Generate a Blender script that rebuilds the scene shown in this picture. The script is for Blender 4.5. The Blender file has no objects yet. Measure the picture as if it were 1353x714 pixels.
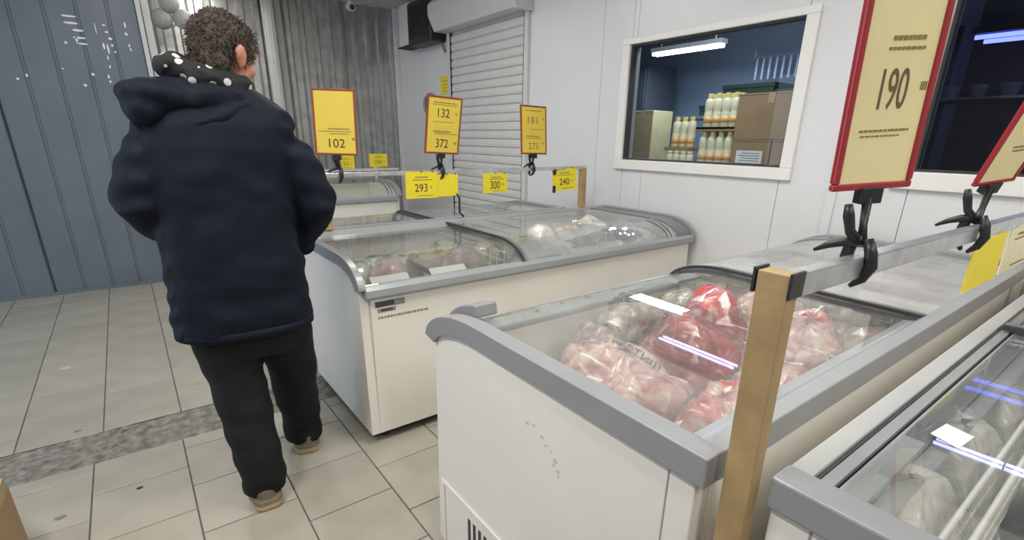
import bpy, bmesh, math, random
from mathutils import Vector, Matrix, noise
random.seed(7)
D = bpy.data
S = bpy.context.scene
COL = S.collection
R = math.radians

# ------------------------------------------------------------------ camera
cam_d = D.cameras.new('camera')
cam = D.objects.new('camera', cam_d)
COL.objects.link(cam)
S.camera = cam
cam_d.sensor_width = 36.0
cam_d.lens = 662.1 / 1353 * 36.0
cam_d.shift_y = 57.1 / 1353
cam_d.clip_start = 0.02
_p, _y, _r = R(-19.258), R(36.895), R(0.807)
fw = Vector((math.sin(_y) * math.cos(_p), math.cos(_y) * math.cos(_p), math.sin(_p)))
r0 = fw.cross(Vector((0, 0, 1))).normalized()
u0 = r0.cross(fw)
rr = r0 * math.cos(_r) + u0 * math.sin(_r)
uu = -r0 * math.sin(_r) + u0 * math.cos(_r)
cam.matrix_world = Matrix(((rr.x, uu.x, -fw.x, 0), (rr.y, uu.y, -fw.y, 0), (rr.z, uu.z, -fw.z, 1.40), (0, 0, 0, 1)))

# ------------------------------------------------------------------ world, exposure, lights
W = D.worlds.new('world')
S.world = W
W.use_nodes = True
W.node_tree.nodes['Background'].inputs[0].default_value = (0.55, 0.68, 0.9, 1)
W.node_tree.nodes['Background'].inputs[1].default_value = 0.6
S.view_settings.view_transform = 'Standard'
S.view_settings.look = 'None'
S.view_settings.gamma = 1.0
S.view_settings.use_curve_mapping = False
S.view_settings.exposure = -0.14


def area(name, loc, size, power, col, rot=(0, 0, 0)):
    l = D.lights.new(name, 'AREA')
    l.shape = 'RECTANGLE'
    l.size, l.size_y = size
    l.energy = power
    l.color = col
    o = D.objects.new(name, l)
    o.location = loc
    o.rotation_euler = rot
    COL.objects.link(o)
    return o


ROOM_LIGHTS = [(-0.7, 1.2, 50), (1.3, 1.2, 36), (0.2, 4.6, 8), (1.5, 3.7, 20), (0.2, -1.3, 30), (2.0, -1.2, 26), (1.0, 6.1, 9)]
LCOL = (1.0, 0.97, 0.91)
for i, (lx, ly, pw) in enumerate(ROOM_LIGHTS):
    area('ceiling_lamp_light', (lx, ly, 2.80), (0.16, 1.2), pw, LCOL)
# daylight entering through the glazed entrance in the left wall
area('entrance_daylight', (-2.70, 3.6, 1.35), (2.2, 2.2), 42, (0.66, 0.80, 1.0), (0, R(-90), 0))

# ------------------------------------------------------------------ materials
MATS = {}


def mat(name, col, rough=0.5, metal=0.0, var=0.0, vscale=8.0, bump=0.0, bscale=60.0, coat=0.0, rand=0.0, spec=0.5):
    m = D.materials.new(name)
    m.use_nodes = True
    nt = m.node_tree
    b = nt.nodes['Principled BSDF']
    b.inputs['Base Color'].default_value = (*col, 1)
    b.inputs['Roughness'].default_value = rough
    b.inputs['Metallic'].default_value = metal
    b.inputs['Coat Weight'].default_value = coat
    b.inputs['Coat Roughness'].default_value = 0.12
    b.inputs['Specular IOR Level'].default_value = spec
    tc = nt.nodes.new('ShaderNodeTexCoord')
    last = None
    if var:
        n = nt.nodes.new('ShaderNodeTexNoise')
        n.inputs['Scale'].default_value = vscale
        n.inputs['Detail'].default_value = 5
        nt.links.new(tc.outputs['Object'], n.inputs['Vector'])
        mr = nt.nodes.new('ShaderNodeMapRange')
        mr.inputs[1].default_value = 0.3
        mr.inputs[2].default_value = 0.7
        mr.inputs[3].default_value = 1 - var
        mr.inputs[4].default_value = 1 + var
        nt.links.new(n.outputs['Fac'], mr.inputs[0])
        last = mr.outputs[0]
    if rand:
        oi = nt.nodes.new('ShaderNodeObjectInfo')
        mr2 = nt.nodes.new('ShaderNodeMapRange')
        mr2.inputs[3].default_value = 1 - rand
        mr2.inputs[4].default_value = 1 + rand
        nt.links.new(oi.outputs['Random'], mr2.inputs[0])
        if last:
            mm = nt.nodes.new('ShaderNodeMath')
            mm.operation = 'MULTIPLY'
            nt.links.new(last, mm.inputs[0])
            nt.links.new(mr2.outputs[0], mm.inputs[1])
            last = mm.outputs[0]
        else:
            last = mr2.outputs[0]
    if last:
        vm = nt.nodes.new('ShaderNodeVectorMath')
        vm.operation = 'SCALE'
        vm.inputs[0].default_value = col
        nt.links.new(last, vm.inputs['Scale'])
        nt.links.new(vm.outputs[0], b.inputs['Base Color'])
    if bump:
        n2 = nt.nodes.new('ShaderNodeTexNoise')
        n2.inputs['Scale'].default_value = bscale
        n2.inputs['Detail'].default_value = 4
        nt.links.new(tc.outputs['Object'], n2.inputs['Vector'])
        bp = nt.nodes.new('ShaderNodeBump')
        bp.inputs['Strength'].default_value = bump
        bp.inputs['Distance'].default_value = 0.01
        nt.links.new(n2.outputs['Fac'], bp.inputs['Height'])
        nt.links.new(bp.outputs[0], b.inputs['Normal'])
    MATS[name] = m
    return m


def glass(name, tint=(0.93, 0.96, 0.95), ior=1.45, rough=0.0, boost=0.0, haze=0.0):
    m = D.materials.new(name)
    m.use_nodes = True
    nt = m.node_tree
    nt.nodes.clear()
    out = nt.nodes.new('ShaderNodeOutputMaterial')
    tr = nt.nodes.new('ShaderNodeBsdfTransparent')
    tr.inputs[0].default_value = (*tint, 1)
    gl = nt.nodes.new('ShaderNodeBsdfGlossy')
    gl.inputs['Roughness'].default_value = rough
    fr = nt.nodes.new('ShaderNodeFresnel')
    fr.inputs['IOR'].default_value = ior
    mx = nt.nodes.new('ShaderNodeMixShader')
    src = tr.outputs[0]
    if haze:
        df = nt.nodes.new('ShaderNodeBsdfDiffuse')
        df.inputs[0].default_value = (0.85, 0.86, 0.86, 1)
        tcn = nt.nodes.new('ShaderNodeTexCoord')
        nz = nt.nodes.new('ShaderNodeTexNoise')
        nz.inputs['Scale'].default_value = 5
        nz.inputs['Detail'].default_value = 6
        nt.links.new(tcn.outputs['Object'], nz.inputs['Vector'])
        mrg = nt.nodes.new('ShaderNodeMapRange')
        mrg.inputs[1].default_value = 0.25
        mrg.inputs[2].default_value = 0.75
        mrg.inputs[3].default_value = haze * 0.4
        mrg.inputs[4].default_value = haze * 1.6
        nt.links.new(nz.outputs['Fac'], mrg.inputs[0])
        m0 = nt.nodes.new('ShaderNodeMixShader')
        nt.links.new(mrg.outputs[0], m0.inputs[0])
        nt.links.new(tr.outputs[0], m0.inputs[1])
        nt.links.new(df.outputs[0], m0.inputs[2])
        src = m0.outputs[0]
    ge = nt.nodes.new('ShaderNodeNewGeometry')
    inv = nt.nodes.new('ShaderNodeMath')
    inv.operation = 'SUBTRACT'
    inv.inputs[0].default_value = 1.0
    nt.links.new(ge.outputs['Backfacing'], inv.inputs[1])
    mu = nt.nodes.new('ShaderNodeMath')
    mu.operation = 'MULTIPLY'
    nt.links.new(fr.outputs[0], mu.inputs[0])
    nt.links.new(inv.outputs[0], mu.inputs[1])
    nt.links.new(mu.outputs[0], mx.inputs[0])
    nt.links.new(src, mx.inputs[1])
    nt.links.new(gl.outputs[0], mx.inputs[2])
    nt.links.new(mx.outputs[0], out.inputs[0])
    MATS[name] = m
    return m


def emit(name, col, strength):
    m = D.materials.new(name)
    m.use_nodes = True
    b = m.node_tree.nodes['Principled BSDF']
    b.inputs['Base Color'].default_value = (*col, 1)
    b.inputs['Emission Color'].default_value = (*col, 1)
    b.inputs['Emission Strength'].default_value = strength
    MATS[name] = m
    return m


def ramp_mat(name, stops, scale, rough=0.35, coat=0.6, bump=0.5, bscale=40, detail=6, dist=1.0):
    m = D.materials.new(name)
    m.use_nodes = True
    nt = m.node_tree
    b = nt.nodes['Principled BSDF']
    b.inputs['Roughness'].default_value = rough
    b.inputs['Coat Weight'].default_value = coat
    b.inputs['Coat Roughness'].default_value = 0.15
    tc = nt.nodes.new('ShaderNodeTexCoord')
    n = nt.nodes.new('ShaderNodeTexNoise')
    n.inputs['Scale'].default_value = scale
    n.inputs['Detail'].default_value = detail
    n.inputs['Distortion'].default_value = dist
    cr = nt.nodes.new('ShaderNodeValToRGB')
    el = cr.color_ramp.elements
    el[0].position, el[0].color = stops[0][0], (*stops[0][1], 1)
    el[1].position, el[1].color = stops[-1][0], (*stops[-1][1], 1)
    for p, c in stops[1:-1]:
        e = el.new(p)
        e.color = (*c, 1)
    nt.links.new(tc.outputs['Object'], n.inputs['Vector'])
    nt.links.new(n.outputs['Fac'], cr.inputs[0])
    nt.links.new(cr.outputs[0], b.inputs['Base Color'])
    n2 = nt.nodes.new('ShaderNodeTexNoise')
    n2.noise_type = 'RIDGED_MULTIFRACTAL'
    n2.inputs['Scale'].default_value = bscale * 0.4
    n2.inputs['Detail'].default_value = 3
    n2.inputs['Distortion'].default_value = 0.6
    nt.links.new(tc.outputs['Object'], n2.inputs['Vector'])
    bp = nt.nodes.new('ShaderNodeBump')
    bp.inputs['Strength'].default_value = bump
    bp.inputs['Distance'].default_value = 0.006
    nt.links.new(n2.outputs['Fac'], bp.inputs['Height'])
    nt.links.new(bp.outputs[0], b.inputs['Normal'])
    MATS[name] = m
    return m


mat('tile', (0.375, 0.35, 0.292), 0.34, var=0.10, vscale=5, rand=0.06, bump=0.03, bscale=30)
mat('grout', (0.10, 0.09, 0.075), 0.9, var=0.3, vscale=20)
mat('cement', (0.215, 0.203, 0.175), 0.95, var=0.5, vscale=22, bump=1.0, bscale=45)
mat('panel', (0.74, 0.74, 0.755), 0.30, var=0.02, vscale=2)
mat('panel_base', (0.34, 0.34, 0.35), 0.7, var=0.05)
mat('ceiling_white', (0.66, 0.65, 0.63), 0.75, var=0.03, vscale=3)
mat('plain_wall', (0.6, 0.6, 0.6), 0.7, var=0.03)
mat('blue_sheet', (0.145, 0.175, 0.212), 0.42, var=0.08, vscale=3, spec=0.6)
mat('galvanised', (0.50, 0.50, 0.49), 0.30, metal=0.85, var=0.16, vscale=9, bump=0.04, bscale=12)
mat('pale_trim', (0.62, 0.63, 0.62), 0.45, var=0.08)
mat('fleck', (0.85, 0.87, 0.88), 0.7, var=0.05)
mat('shutter_white', (0.66, 0.66, 0.645), 0.42, var=0.03)
mat('pvc', (0.84, 0.83, 0.80), 0.35, var=0.02)
mat('dark_gap', (0.05, 0.05, 0.055), 0.8, var=0.1)
mat('freezer_white', (0.85, 0.82, 0.755), 0.36, var=0.025, vscale=3)
mat('liner', (0.72, 0.70, 0.67), 0.5, var=0.05)
mat('trim_grey', (0.295, 0.302, 0.315), 0.28, var=0.04, vscale=10)
mat('rail_grey', (0.33, 0.345, 0.355), 0.28, var=0.04, vscale=10)
mat('flange_grey', (0.46, 0.47, 0.46), 0.4, var=0.03)
mat('cap_grey', (0.17, 0.18, 0.19), 0.35, var=0.05)
mat('alu', (0.55, 0.56, 0.57), 0.28, metal=0.9, var=0.06, vscale=14)
mat('scuff_pale', (0.55, 0.54, 0.50), 0.7, var=0.05)
mat('scuff_grey', (0.56, 0.52, 0.47), 0.8, var=0.2)
mat('rubber', (0.02, 0.02, 0.02), 0.7, var=0.1)
mat('lid_edge', (0.07, 0.07, 0.075), 0.4, var=0.1)
mat('black_plastic', (0.018, 0.018, 0.02), 0.38, var=0.1)
mat('sign_red', (0.36, 0.022, 0.03), 0.32, var=0.05, coat=0.3)
mat('sign_red_far', (0.30, 0.06, 0.03), 0.4, var=0.05)
mat('sheet_yellow', (0.82, 0.62, 0.075), 0.5, var=0.04, vscale=6, coat=0.5)
mat('sheet_pale', (0.92, 0.80, 0.43), 0.4, var=0.05, vscale=5, coat=0.5)
mat('label_yellow', (0.90, 0.74, 0.03), 0.55, var=0.04)
mat('ink', (0.06, 0.05, 0.03), 0.7, var=0.1)
mat('ink_mid', (0.15, 0.12, 0.06), 0.7, var=0.1)
mat('ink_soft', (0.28, 0.22, 0.08), 0.7, var=0.1)
mat('wood', (0.42, 0.285, 0.135), 0.6, var=0.22, vscale=9, bump=0.2, bscale=30)
mat('tube_metal', (0.62, 0.64, 0.65), 0.3, metal=0.75, var=0.15, vscale=20, bump=0.05, bscale=40)
mat('cardboard', (0.36, 0.23, 0.12), 0.8, var=0.08, vscale=6)
mat('cardboard_pale', (0.42, 0.33, 0.17), 0.8, var=0.1, vscale=8)
mat('paper_white', (0.82, 0.82, 0.80), 0.6, var=0.03)
mat('tape', (0.50, 0.36, 0.20), 0.3, var=0.05)
mat('bottle_white', (0.86, 0.80, 0.56), 0.35, var=0.04)
mat('bottle_label', (0.86, 0.52, 0.22), 0.45, var=0.25, vscale=40)
mat('bottle_cap', (0.80, 0.70, 0.26), 0.4, var=0.03)
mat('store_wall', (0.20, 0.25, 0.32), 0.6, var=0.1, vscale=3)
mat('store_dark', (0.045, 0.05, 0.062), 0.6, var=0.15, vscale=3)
mat('store_floor', (0.25, 0.25, 0.25), 0.7, var=0.1)
mat('crate_green', (0.03, 0.06, 0.045), 0.5, var=0.1)
mat('jacket', (0.0075, 0.0110, 0.0195), 0.70, var=0.12, vscale=4, bump=0.05, bscale=60, spec=0.16)
mat('jacket_hood', (0.0075, 0.0110, 0.0195), 0.70, var=0.12, vscale=4, bump=0.05, bscale=60, spec=0.16)
mat('trousers', (0.011, 0.012, 0.0135), 0.8, var=0.15, vscale=10, bump=0.2, bscale=120, spec=0.25)
mat('skin', (0.54, 0.235, 0.155), 0.5, var=0.10, vscale=18)
mat('lip', (0.40, 0.14, 0.11), 0.45, var=0.05)
mat('eye', (0.75, 0.73, 0.70), 0.2, var=0.02)
mat('iris', (0.03, 0.02, 0.015), 0.2, var=0.02)
mat('hair', (0.088, 0.070, 0.056), 0.8, var=0.4, vscale=38, bump=0.8, bscale=70, spec=0.25)
mat('shoe_upper', (0.16, 0.13, 0.09), 0.7, var=0.15)
mat('shoe_sole', (0.42, 0.32, 0.19), 0.65, var=0.12)
mat('lamp_body', (0.7, 0.7, 0.7), 0.5, var=0.02)
mat('plastic_film', (0.62, 0.62, 0.61), 0.22, var=0.12, vscale=14, coat=0.8, bump=0.5, bscale=20)
mat('strip_blue', (0.34, 0.40, 0.50), 0.35, var=0.1, vscale=14)
mat('bucket_grey', (0.30, 0.30, 0.285), 0.6, var=0.15, vscale=14)
mat('wire', (0.80, 0.79, 0.75), 0.3, metal=0.0, var=0.05)
mat('camera_white', (0.75, 0.75, 0.73), 0.4, var=0.02)
mat('black_bag', (0.012, 0.013, 0.02), 0.3, var=0.1, coat=0.3)
ramp_mat('meat_red', [(0.30, (0.19, 0.016, 0.02)), (0.46, (0.46, 0.04, 0.05)), (0.57, (0.58, 0.11, 0.105)), (0.66, (0.70, 0.42, 0.36))], 17)
ramp_mat('meat_redpale', [(0.30, (0.44, 0.06, 0.06)), (0.44, (0.64, 0.15, 0.14)), (0.55, (0.66, 0.36, 0.31)), (0.66, (0.74, 0.60, 0.52))], 19)
ramp_mat('meat_pink', [(0.30, (0.24, 0.11, 0.10)), (0.42, (0.56, 0.26, 0.23)), (0.54, (0.72, 0.46, 0.40)), (0.66, (0.86, 0.74, 0.66))], 19)
ramp_mat('meat_pale', [(0.28, (0.20, 0.16, 0.13)), (0.45, (0.46, 0.39, 0.33)), (0.60, (0.68, 0.58, 0.50)), (0.74, (0.80, 0.75, 0.68))], 12)
ramp_mat('meat_brown', [(0.30, (0.12, 0.07, 0.06)), (0.48, (0.30, 0.18, 0.15)), (0.62, (0.50, 0.35, 0.30)), (0.75, (0.72, 0.62, 0.55))], 14)
ramp_mat('frozen_white', [(0.28, (0.42, 0.38, 0.32)), (0.48, (0.66, 0.63, 0.57)), (0.70, (0.84, 0.82, 0.77))], 9, bump=0.3, bscale=18)
ramp_mat('greens', [(0.30, (0.13, 0.13, 0.07)), (0.48, (0.40, 0.36, 0.22)), (0.68, (0.72, 0.68, 0.50))], 16)
glass('lid_glass', (0.97, 0.98, 0.975), 1.8, haze=0.05)
glass('lid_glass_mid', (0.93, 0.94, 0.935), 2.5, haze=0.06)
glass('lid_glass_mid_hazy', (0.90, 0.91, 0.905), 2.5, haze=0.20)
glass('lid_glass_frosted', (0.90, 0.91, 0.91), 1.45, rough=0.05, haze=0.30)
glass('bag_film', (0.95, 0.95, 0.95), 1.40, rough=0.12, haze=0.10)
glass('window_glass', (0.88, 0.92, 0.95), 1.4)
emit('tube_white', (0.75, 0.90, 1.0), 9.0)
emit('tube_blue', (0.13, 0.16, 1.0), 4.5)
emit('tube_violet', (0.52, 0.52, 1.0), 13.0)
emit('ceiling_tube', (1.0, 0.97, 0.92), 6.0)


def dotted(name):
    m = D.materials.new(name)
    m.use_nodes = True
    nt = m.node_tree
    b = nt.nodes['Principled BSDF']
    b.inputs['Roughness'].default_value = 0.85
    tc = nt.nodes.new('ShaderNodeTexCoord')
    v = nt.nodes.new('ShaderNodeTexVoronoi')
    v.inputs['Scale'].default_value = 24
    v.inputs['Randomness'].default_value = 0.75
    lt = nt.nodes.new('ShaderNodeMath')
    lt.operation = 'LESS_THAN'
    lt.inputs[1].default_value = 0.27
    mx = nt.nodes.new('ShaderNodeMix')
    mx.data_type = 'RGBA'
    mx.inputs[6].default_value = (0.012, 0.014, 0.016, 1)
    mx.inputs[7].default_value = (0.62, 0.62, 0.60, 1)
    nt.links.new(tc.outputs['Object'], v.inputs['Vector'])
    nt.links.new(v.outputs['Distance'], lt.inputs[0])
    nt.links.new(lt.outputs[0], mx.inputs[0])
    nt.links.new(mx.outputs[2], b.inputs['Base Color'])
    MATS[name] = m


dotted('scarf_dots')


# ------------------------------------------------------------------ mesh helpers
class MB:
    def __init__(s):
        s.v = []
        s.f = []

    def add(s, vs, fs):
        o = len(s.v)
        s.v += [Vector(p) for p in vs]
        s.f += [tuple(i + o for i in f) for f in fs]
        return s

    def box(s, x0, x1, y0, y1, z0, z1):
        return s.add([(x0, y0, z0), (x1, y0, z0), (x1, y1, z0), (x0, y1, z0), (x0, y0, z1), (x1, y0, z1), (x1, y1, z1), (x0, y1, z1)],
                     [(0, 3, 2, 1), (4, 5, 6, 7), (0, 1, 5, 4), (1, 2, 6, 5), (2, 3, 7, 6), (3, 0, 4, 7)])

    def hexa(s, pts):
        return s.add(pts, [(0, 3, 2, 1), (4, 5, 6, 7), (0, 1, 5, 4), (1, 2, 6, 5), (2, 3, 7, 6), (3, 0, 4, 7)])

    def prism(s, poly, a, b):
        """poly: list of points (Vector) ; a,b offset vectors of both caps"""
        n = len(poly)
        a, b = Vector(a), Vector(b)
        vs = [Vector(p) + a for p in poly] + [Vector(p) + b for p in poly]
        fs = [tuple(range(n - 1, -1, -1)), tuple(range(n, 2 * n))]
        fs += [(i, (i + 1) % n, n + (i + 1) % n, n + i) for i in range(n)]
        return s.add(vs, fs)

    def band(s, top, bot, a, b):
        """strip between two polylines of equal length, extruded from offset a to b"""
        n = len(top)
        a, b = Vector(a), Vector(b)
        vs = [Vector(p) + a for p in top] + [Vector(p) + a for p in bot] + [Vector(p) + b for p in top] + [Vector(p) + b for p in bot]
        fs = []
        for i in range(n - 1):
            fs += [(i, i + 1, n + i + 1, n + i), (2 * n + i + 1, 2 * n + i, 3 * n + i, 3 * n + i + 1),
                   (i + 1, i, 2 * n + i, 2 * n + i + 1), (n + i, n + i + 1, 3 * n + i + 1, 3 * n + i)]
        fs += [(0, n, 3 * n, 2 * n), (2 * n - 1, n - 1, 3 * n - 1, 4 * n - 1)]
        return s.add(vs, fs)

    def tube(s, pts, rad, seg=10, caps=True):
        pts = [Vector(p) for p in pts]
        if not isinstance(rad, (list, tuple)):
            rad = [rad] * len(pts)
        rings = []
        up = None
        for i, p in enumerate(pts):
            t = (pts[min(i + 1, len(pts) - 1)] - pts[max(i - 1, 0)]).normalized()
            if up is None:
                up = Vector((0, 0, 1)) if abs(t.z) < 0.9 else Vector((1, 0, 0))
            x = t.cross(up)
            if x.length < 1e-5:
                x = t.orthogonal()
            x.normalize()
            y = x.cross(t).normalized()
            up = y
            rings.append([p + (x * math.cos(a) + y * math.sin(a)) * rad[i] for a in [2 * math.pi * k / seg for k in range(seg)]])
        vs = [q for r_ in rings for q in r_]
        fs = []
        for i in range(len(pts) - 1):
            for k in range(seg):
                fs.append((i * seg + k, i * seg + (k + 1) % seg, (i + 1) * seg + (k + 1) % seg, (i + 1) * seg + k))
        if caps:
            fs.append(tuple(range(seg - 1, -1, -1)))
            fs.append(tuple((len(pts) - 1) * seg + k for k in range(seg)))
        return s.add(vs, fs)

    def lathe(s, prof, c, seg=16):
        c = Vector(c)
        n = len(prof)
        vs = []
        for r_, z in prof:
            for k in range(seg):
                a = 2 * math.pi * k / seg
                vs.append(c + Vector((r_ * math.cos(a), r_ * math.sin(a), z)))
        fs = []
        for i in range(n - 1):
            for k in range(seg):
                fs.append((i * seg + k, i * seg + (k + 1) % seg, (i + 1) * seg + (k + 1) % seg, (i + 1) * seg + k))
        fs.append(tuple(range(seg - 1, -1, -1)))
        fs.append(tuple((n - 1) * seg + k for k in range(seg)))
        return s.add(vs, fs)

    def ell(s, c, r_, M=None, nu=20, nv=12):
        vs = []
        c = Vector(c)
        for j in range(nv + 1):
            th = math.pi * j / nv
            for i in range(nu):
                ph = 2 * math.pi * i / nu
                p = Vector((r_[0] * math.sin(th) * math.cos(ph), r_[1] * math.sin(th) * math.sin(ph), r_[2] * math.cos(th)))
                if M is not None:
                    p = M @ p
                vs.append(c + p)
        fs = []
        for j in range(nv):
            for i in range(nu):
                a, b = j * nu + i, j * nu + (i + 1) % nu
                fs.append((a, a + nu, b + nu, b))
        return s.add(vs, fs)

    def loft(s, rings):
        n = len(rings[0])
        vs = [p for r_ in rings for p in r_]
        fs = []
        for i in range(len(rings) - 1):
            for k in range(n):
                fs.append((i * n + k, i * n + (k + 1) % n, (i + 1) * n + (k + 1) % n, (i + 1) * n + k))
        fs.append(tuple(range(n - 1, -1, -1)))
        fs.append(tuple((len(rings) - 1) * n + k for k in range(n)))
        return s.add(vs, fs)

    def xf(s, M):
        s.v = [M @ p for p in s.v]
        return s


def link_mesh(name, me, m, parent=None, smooth=False, bevel=0.0):
    me.materials.clear()
    me.materials.append(MATS[m])
    if smooth:
        me.polygons.foreach_set('use_smooth', [True] * len(me.polygons))
    o = D.objects.new(name, me)
    COL.objects.link(o)
    if parent is not None:
        o.parent = parent
    if bevel:
        bv = o.modifiers.new('bevel', 'BEVEL')
        bv.width = bevel
        bv.segments = 2
        bv.limit_method = 'ANGLE'
        bv.angle_limit = R(50)
    return o


def origin_of(parent):
    o = Vector((0, 0, 0))
    while parent is not None:
        o += parent.location
        parent = parent.parent
    return o


def build(name, mb, m, parent=None, smooth=False, bevel=0.0, local=False, origin=None):
    """vertices in world coordinates; made local to the parent unless local=True"""
    me = D.meshes.new(name)
    off = origin_of(parent) if (parent is not None and not local) else Vector((0, 0, 0))
    loc = Vector((0, 0, 0))
    if parent is None and origin is not None:
        loc = Vector(origin)
        off = loc
    me.from_pydata([tuple(p - off) for p in mb.v], [], mb.f)
    bm = bmesh.new()
    bm.from_mesh(me)
    bmesh.ops.recalc_face_normals(bm, faces=bm.faces)
    bm.to_mesh(me)
    bm.free()
    me.update()
    o = link_mesh(name, me, m, parent, smooth, bevel)
    o.location = loc
    return o


def tag(o, label=None, cat=None, group=None, kind=None):
    if label:
        o['label'] = label
    if cat:
        o['category'] = cat
    if group:
        o['group'] = group
    if kind:
        o['kind'] = kind
    return o


def empty(name, loc, label=None, cat=None, group=None, kind=None, rz=0):
    o = D.objects.new(name, None)
    o.location = loc
    o.rotation_euler = (0, 0, rz)
    o.empty_display_size = 0.1
    COL.objects.link(o)
    return tag(o, label, cat, group, kind)


def copy_tree(o, parent=None):
    c = o.copy()
    COL.objects.link(c)
    if parent is not None:
        c.parent = parent
    for ch in list(o.children):
        copy_tree(ch, c)
    return c


def text_mb(txt, width, height):
    """flat lettering in the xz plane, centred, scaled to width x height"""
    cu = D.curves.new('lettering', 'FONT')
    cu.body = txt
    cu.extrude = 0.006
    cu.resolution_u = 4
    ob = D.objects.new('lettering', cu)
    COL.objects.link(ob)
    dg = bpy.context.evaluated_depsgraph_get()
    me = D.meshes.new_from_object(ob.evaluated_get(dg))
    vs = [v.co.copy() for v in me.vertices]
    fs = [tuple(p.vertices) for p in me.polygons]
    D.objects.remove(ob)
    D.curves.remove(cu)
    D.meshes.remove(me)
    x0, x1 = min(v.x for v in vs), max(v.x for v in vs)
    y0, y1 = min(v.y for v in vs), max(v.y for v in vs)
    mb = MB()
    mb.add([((v.x - (x0 + x1) / 2) / (x1 - x0) * width, -v.z * 0.1, (v.y - (y0 + y1) / 2) / (y1 - y0) * height) for v in vs], fs)
    return mb


# ------------------------------------------------------------------ the room
CEIL = 2.93
XW, YB = 3.15, 6.82
XL, YR = -2.8, -3.0
YBLUE, XBLUE = 5.97, 0.335

floor = tag(build('floor', MB().box(XL, XW + 0.1, YR, YB + 0.1, -0.12, -0.004), 'grout'), kind='structure')


def tile_mesh(wx, wy):
    g, c, h = 0.0025, 0.002, 0.010
    a, b = wx / 2 - g, wy / 2 - g
    vs = [(-a, -b, -h), (a, -b, -h), (a, b, -h), (-a, b, -h), (-a, -b, -c), (a, -b, -c), (a, b, -c), (-a, b, -c),
          (-a + c, -b + c, 0), (a - c, -b + c, 0), (a - c, b - c, 0), (-a + c, b - c, 0)]
    fs = [(0, 3, 2, 1)]
    for i in range(4):
        j = (i + 1) % 4
        fs += [(i, j, 4 + j, 4 + i), (4 + i, 4 + j, 8 + j, 8 + i)]
    fs.append((8, 9, 10, 11))
    me = D.meshes.new('floor_tile')
    me.from_pydata(vs, [], fs)
    me.materials.append(MATS['tile'])
    return me


TM = {}


def tile(x0, x1, y0, y1):
    k = (round(x1 - x0, 3), round(y1 - y0, 3))
    if k not in TM:
        TM[k] = tile_mesh(*k)
    o = D.objects.new('floor_tile', TM[k])
    o.location = ((x0 + x1) / 2, (y0 + y1) / 2, random.uniform(-0.0006, 0.0006))
    o.parent = floor
    COL.objects.link(o)


def tiled(xa, px, k0, k1, ylo, yhi, joint, py, skip):
    for k in range(k0, k1):
        x0 = xa + px * k
        off = joint + (py / 2 if k % 2 else 0)
        n = math.floor((ylo - off) / py)
        y = off + n * py
        while y < yhi:
            a, b = max(y, ylo), min(y + py, yhi)
            y += py
            if b - a < 0.03 or skip(x0, x0 + px, a, b):
                continue
            tile(x0, x0 + px, a, b)


def skip_lo(x0, x1, a, b):
    if x0 > 0.8 and (b < 1.30 or a > 2.15):
        return True
    return x0 > 3.0 or b < 0.9 or x1 < -1.9


def skip_hi(x0, x1, a, b):
    if x0 > 0.78 and b < 3.85:
        return True
    if x1 < -2.35 or (x1 < XBLUE and a > YBLUE) or x0 > 3.1:
        return True
    return x0 > 1.2 and a > 5.05


tiled(-0.355, 0.337, -5, 9, 0.2, 2.625, 2.36 - 0.33 * 8, 0.330, skip_lo)
tiled(-0.655, 0.328, -6, 11, 2.93, 6.80, 3.57 - 0.328 * 3, 0.328, skip_hi)


def cement():
    mb = MB()
    nx, ny = 150, 12
    vs = []
    for j in range(ny + 1):
        for i in range(nx + 1):
            x = -2.7 + 3.6 * i / nx
            lo = 2.622 + 0.006 * noise.noise(Vector((x * 9, 0, 1)))
            hi = 2.925 + 0.035 * noise.noise(Vector((x * 4, 3, 1))) + 0.02 * noise.noise(Vector((x * 15, 5, 1)))
            y = lo + (hi - lo) * j / ny
            e = min(j, ny - j, 2) / 2
            z = -0.004 + e * (0.004 + 0.006 * noise.noise(Vector((x * 14, y * 14, 0))) + 0.003 * noise.noise(Vector((x * 45, y * 45, 0))))
            vs.append((x, y, z))
    fs = []
    for j in range(ny):
        for i in range(nx):
            a = j * (nx + 1) + i
            fs.append((a, a + 1, a + nx + 2, a + nx + 1))
    mb.add(vs, fs)
    o = build('cement_patch', mb, 'cement', floor, smooth=True)
    o['label'] = 'rough grey cement strip between two fields of tiles'


cement()

tag(build('ceiling', MB().box(XL, XW + 0.1, YR, YB + 0.1, CEIL, CEIL + 0.1), 'ceiling_white'), kind='structure')
# left wall with a glazed entrance, rear wall
lw = tag(build('wall_left', MB().box(XL - 0.1, XL, YR, 2.4, 0, CEIL).box(XL - 0.1, XL, 4.8, YB, 0, CEIL).box(XL - 0.1, XL, 2.4, 4.8, 2.5, CEIL), 'plain_wall'), kind='structure')
tag(build('wall_rear', MB().box(XL, XW, YR - 0.1, YR, 0, CEIL), 'plain_wall'), kind='structure')


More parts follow.
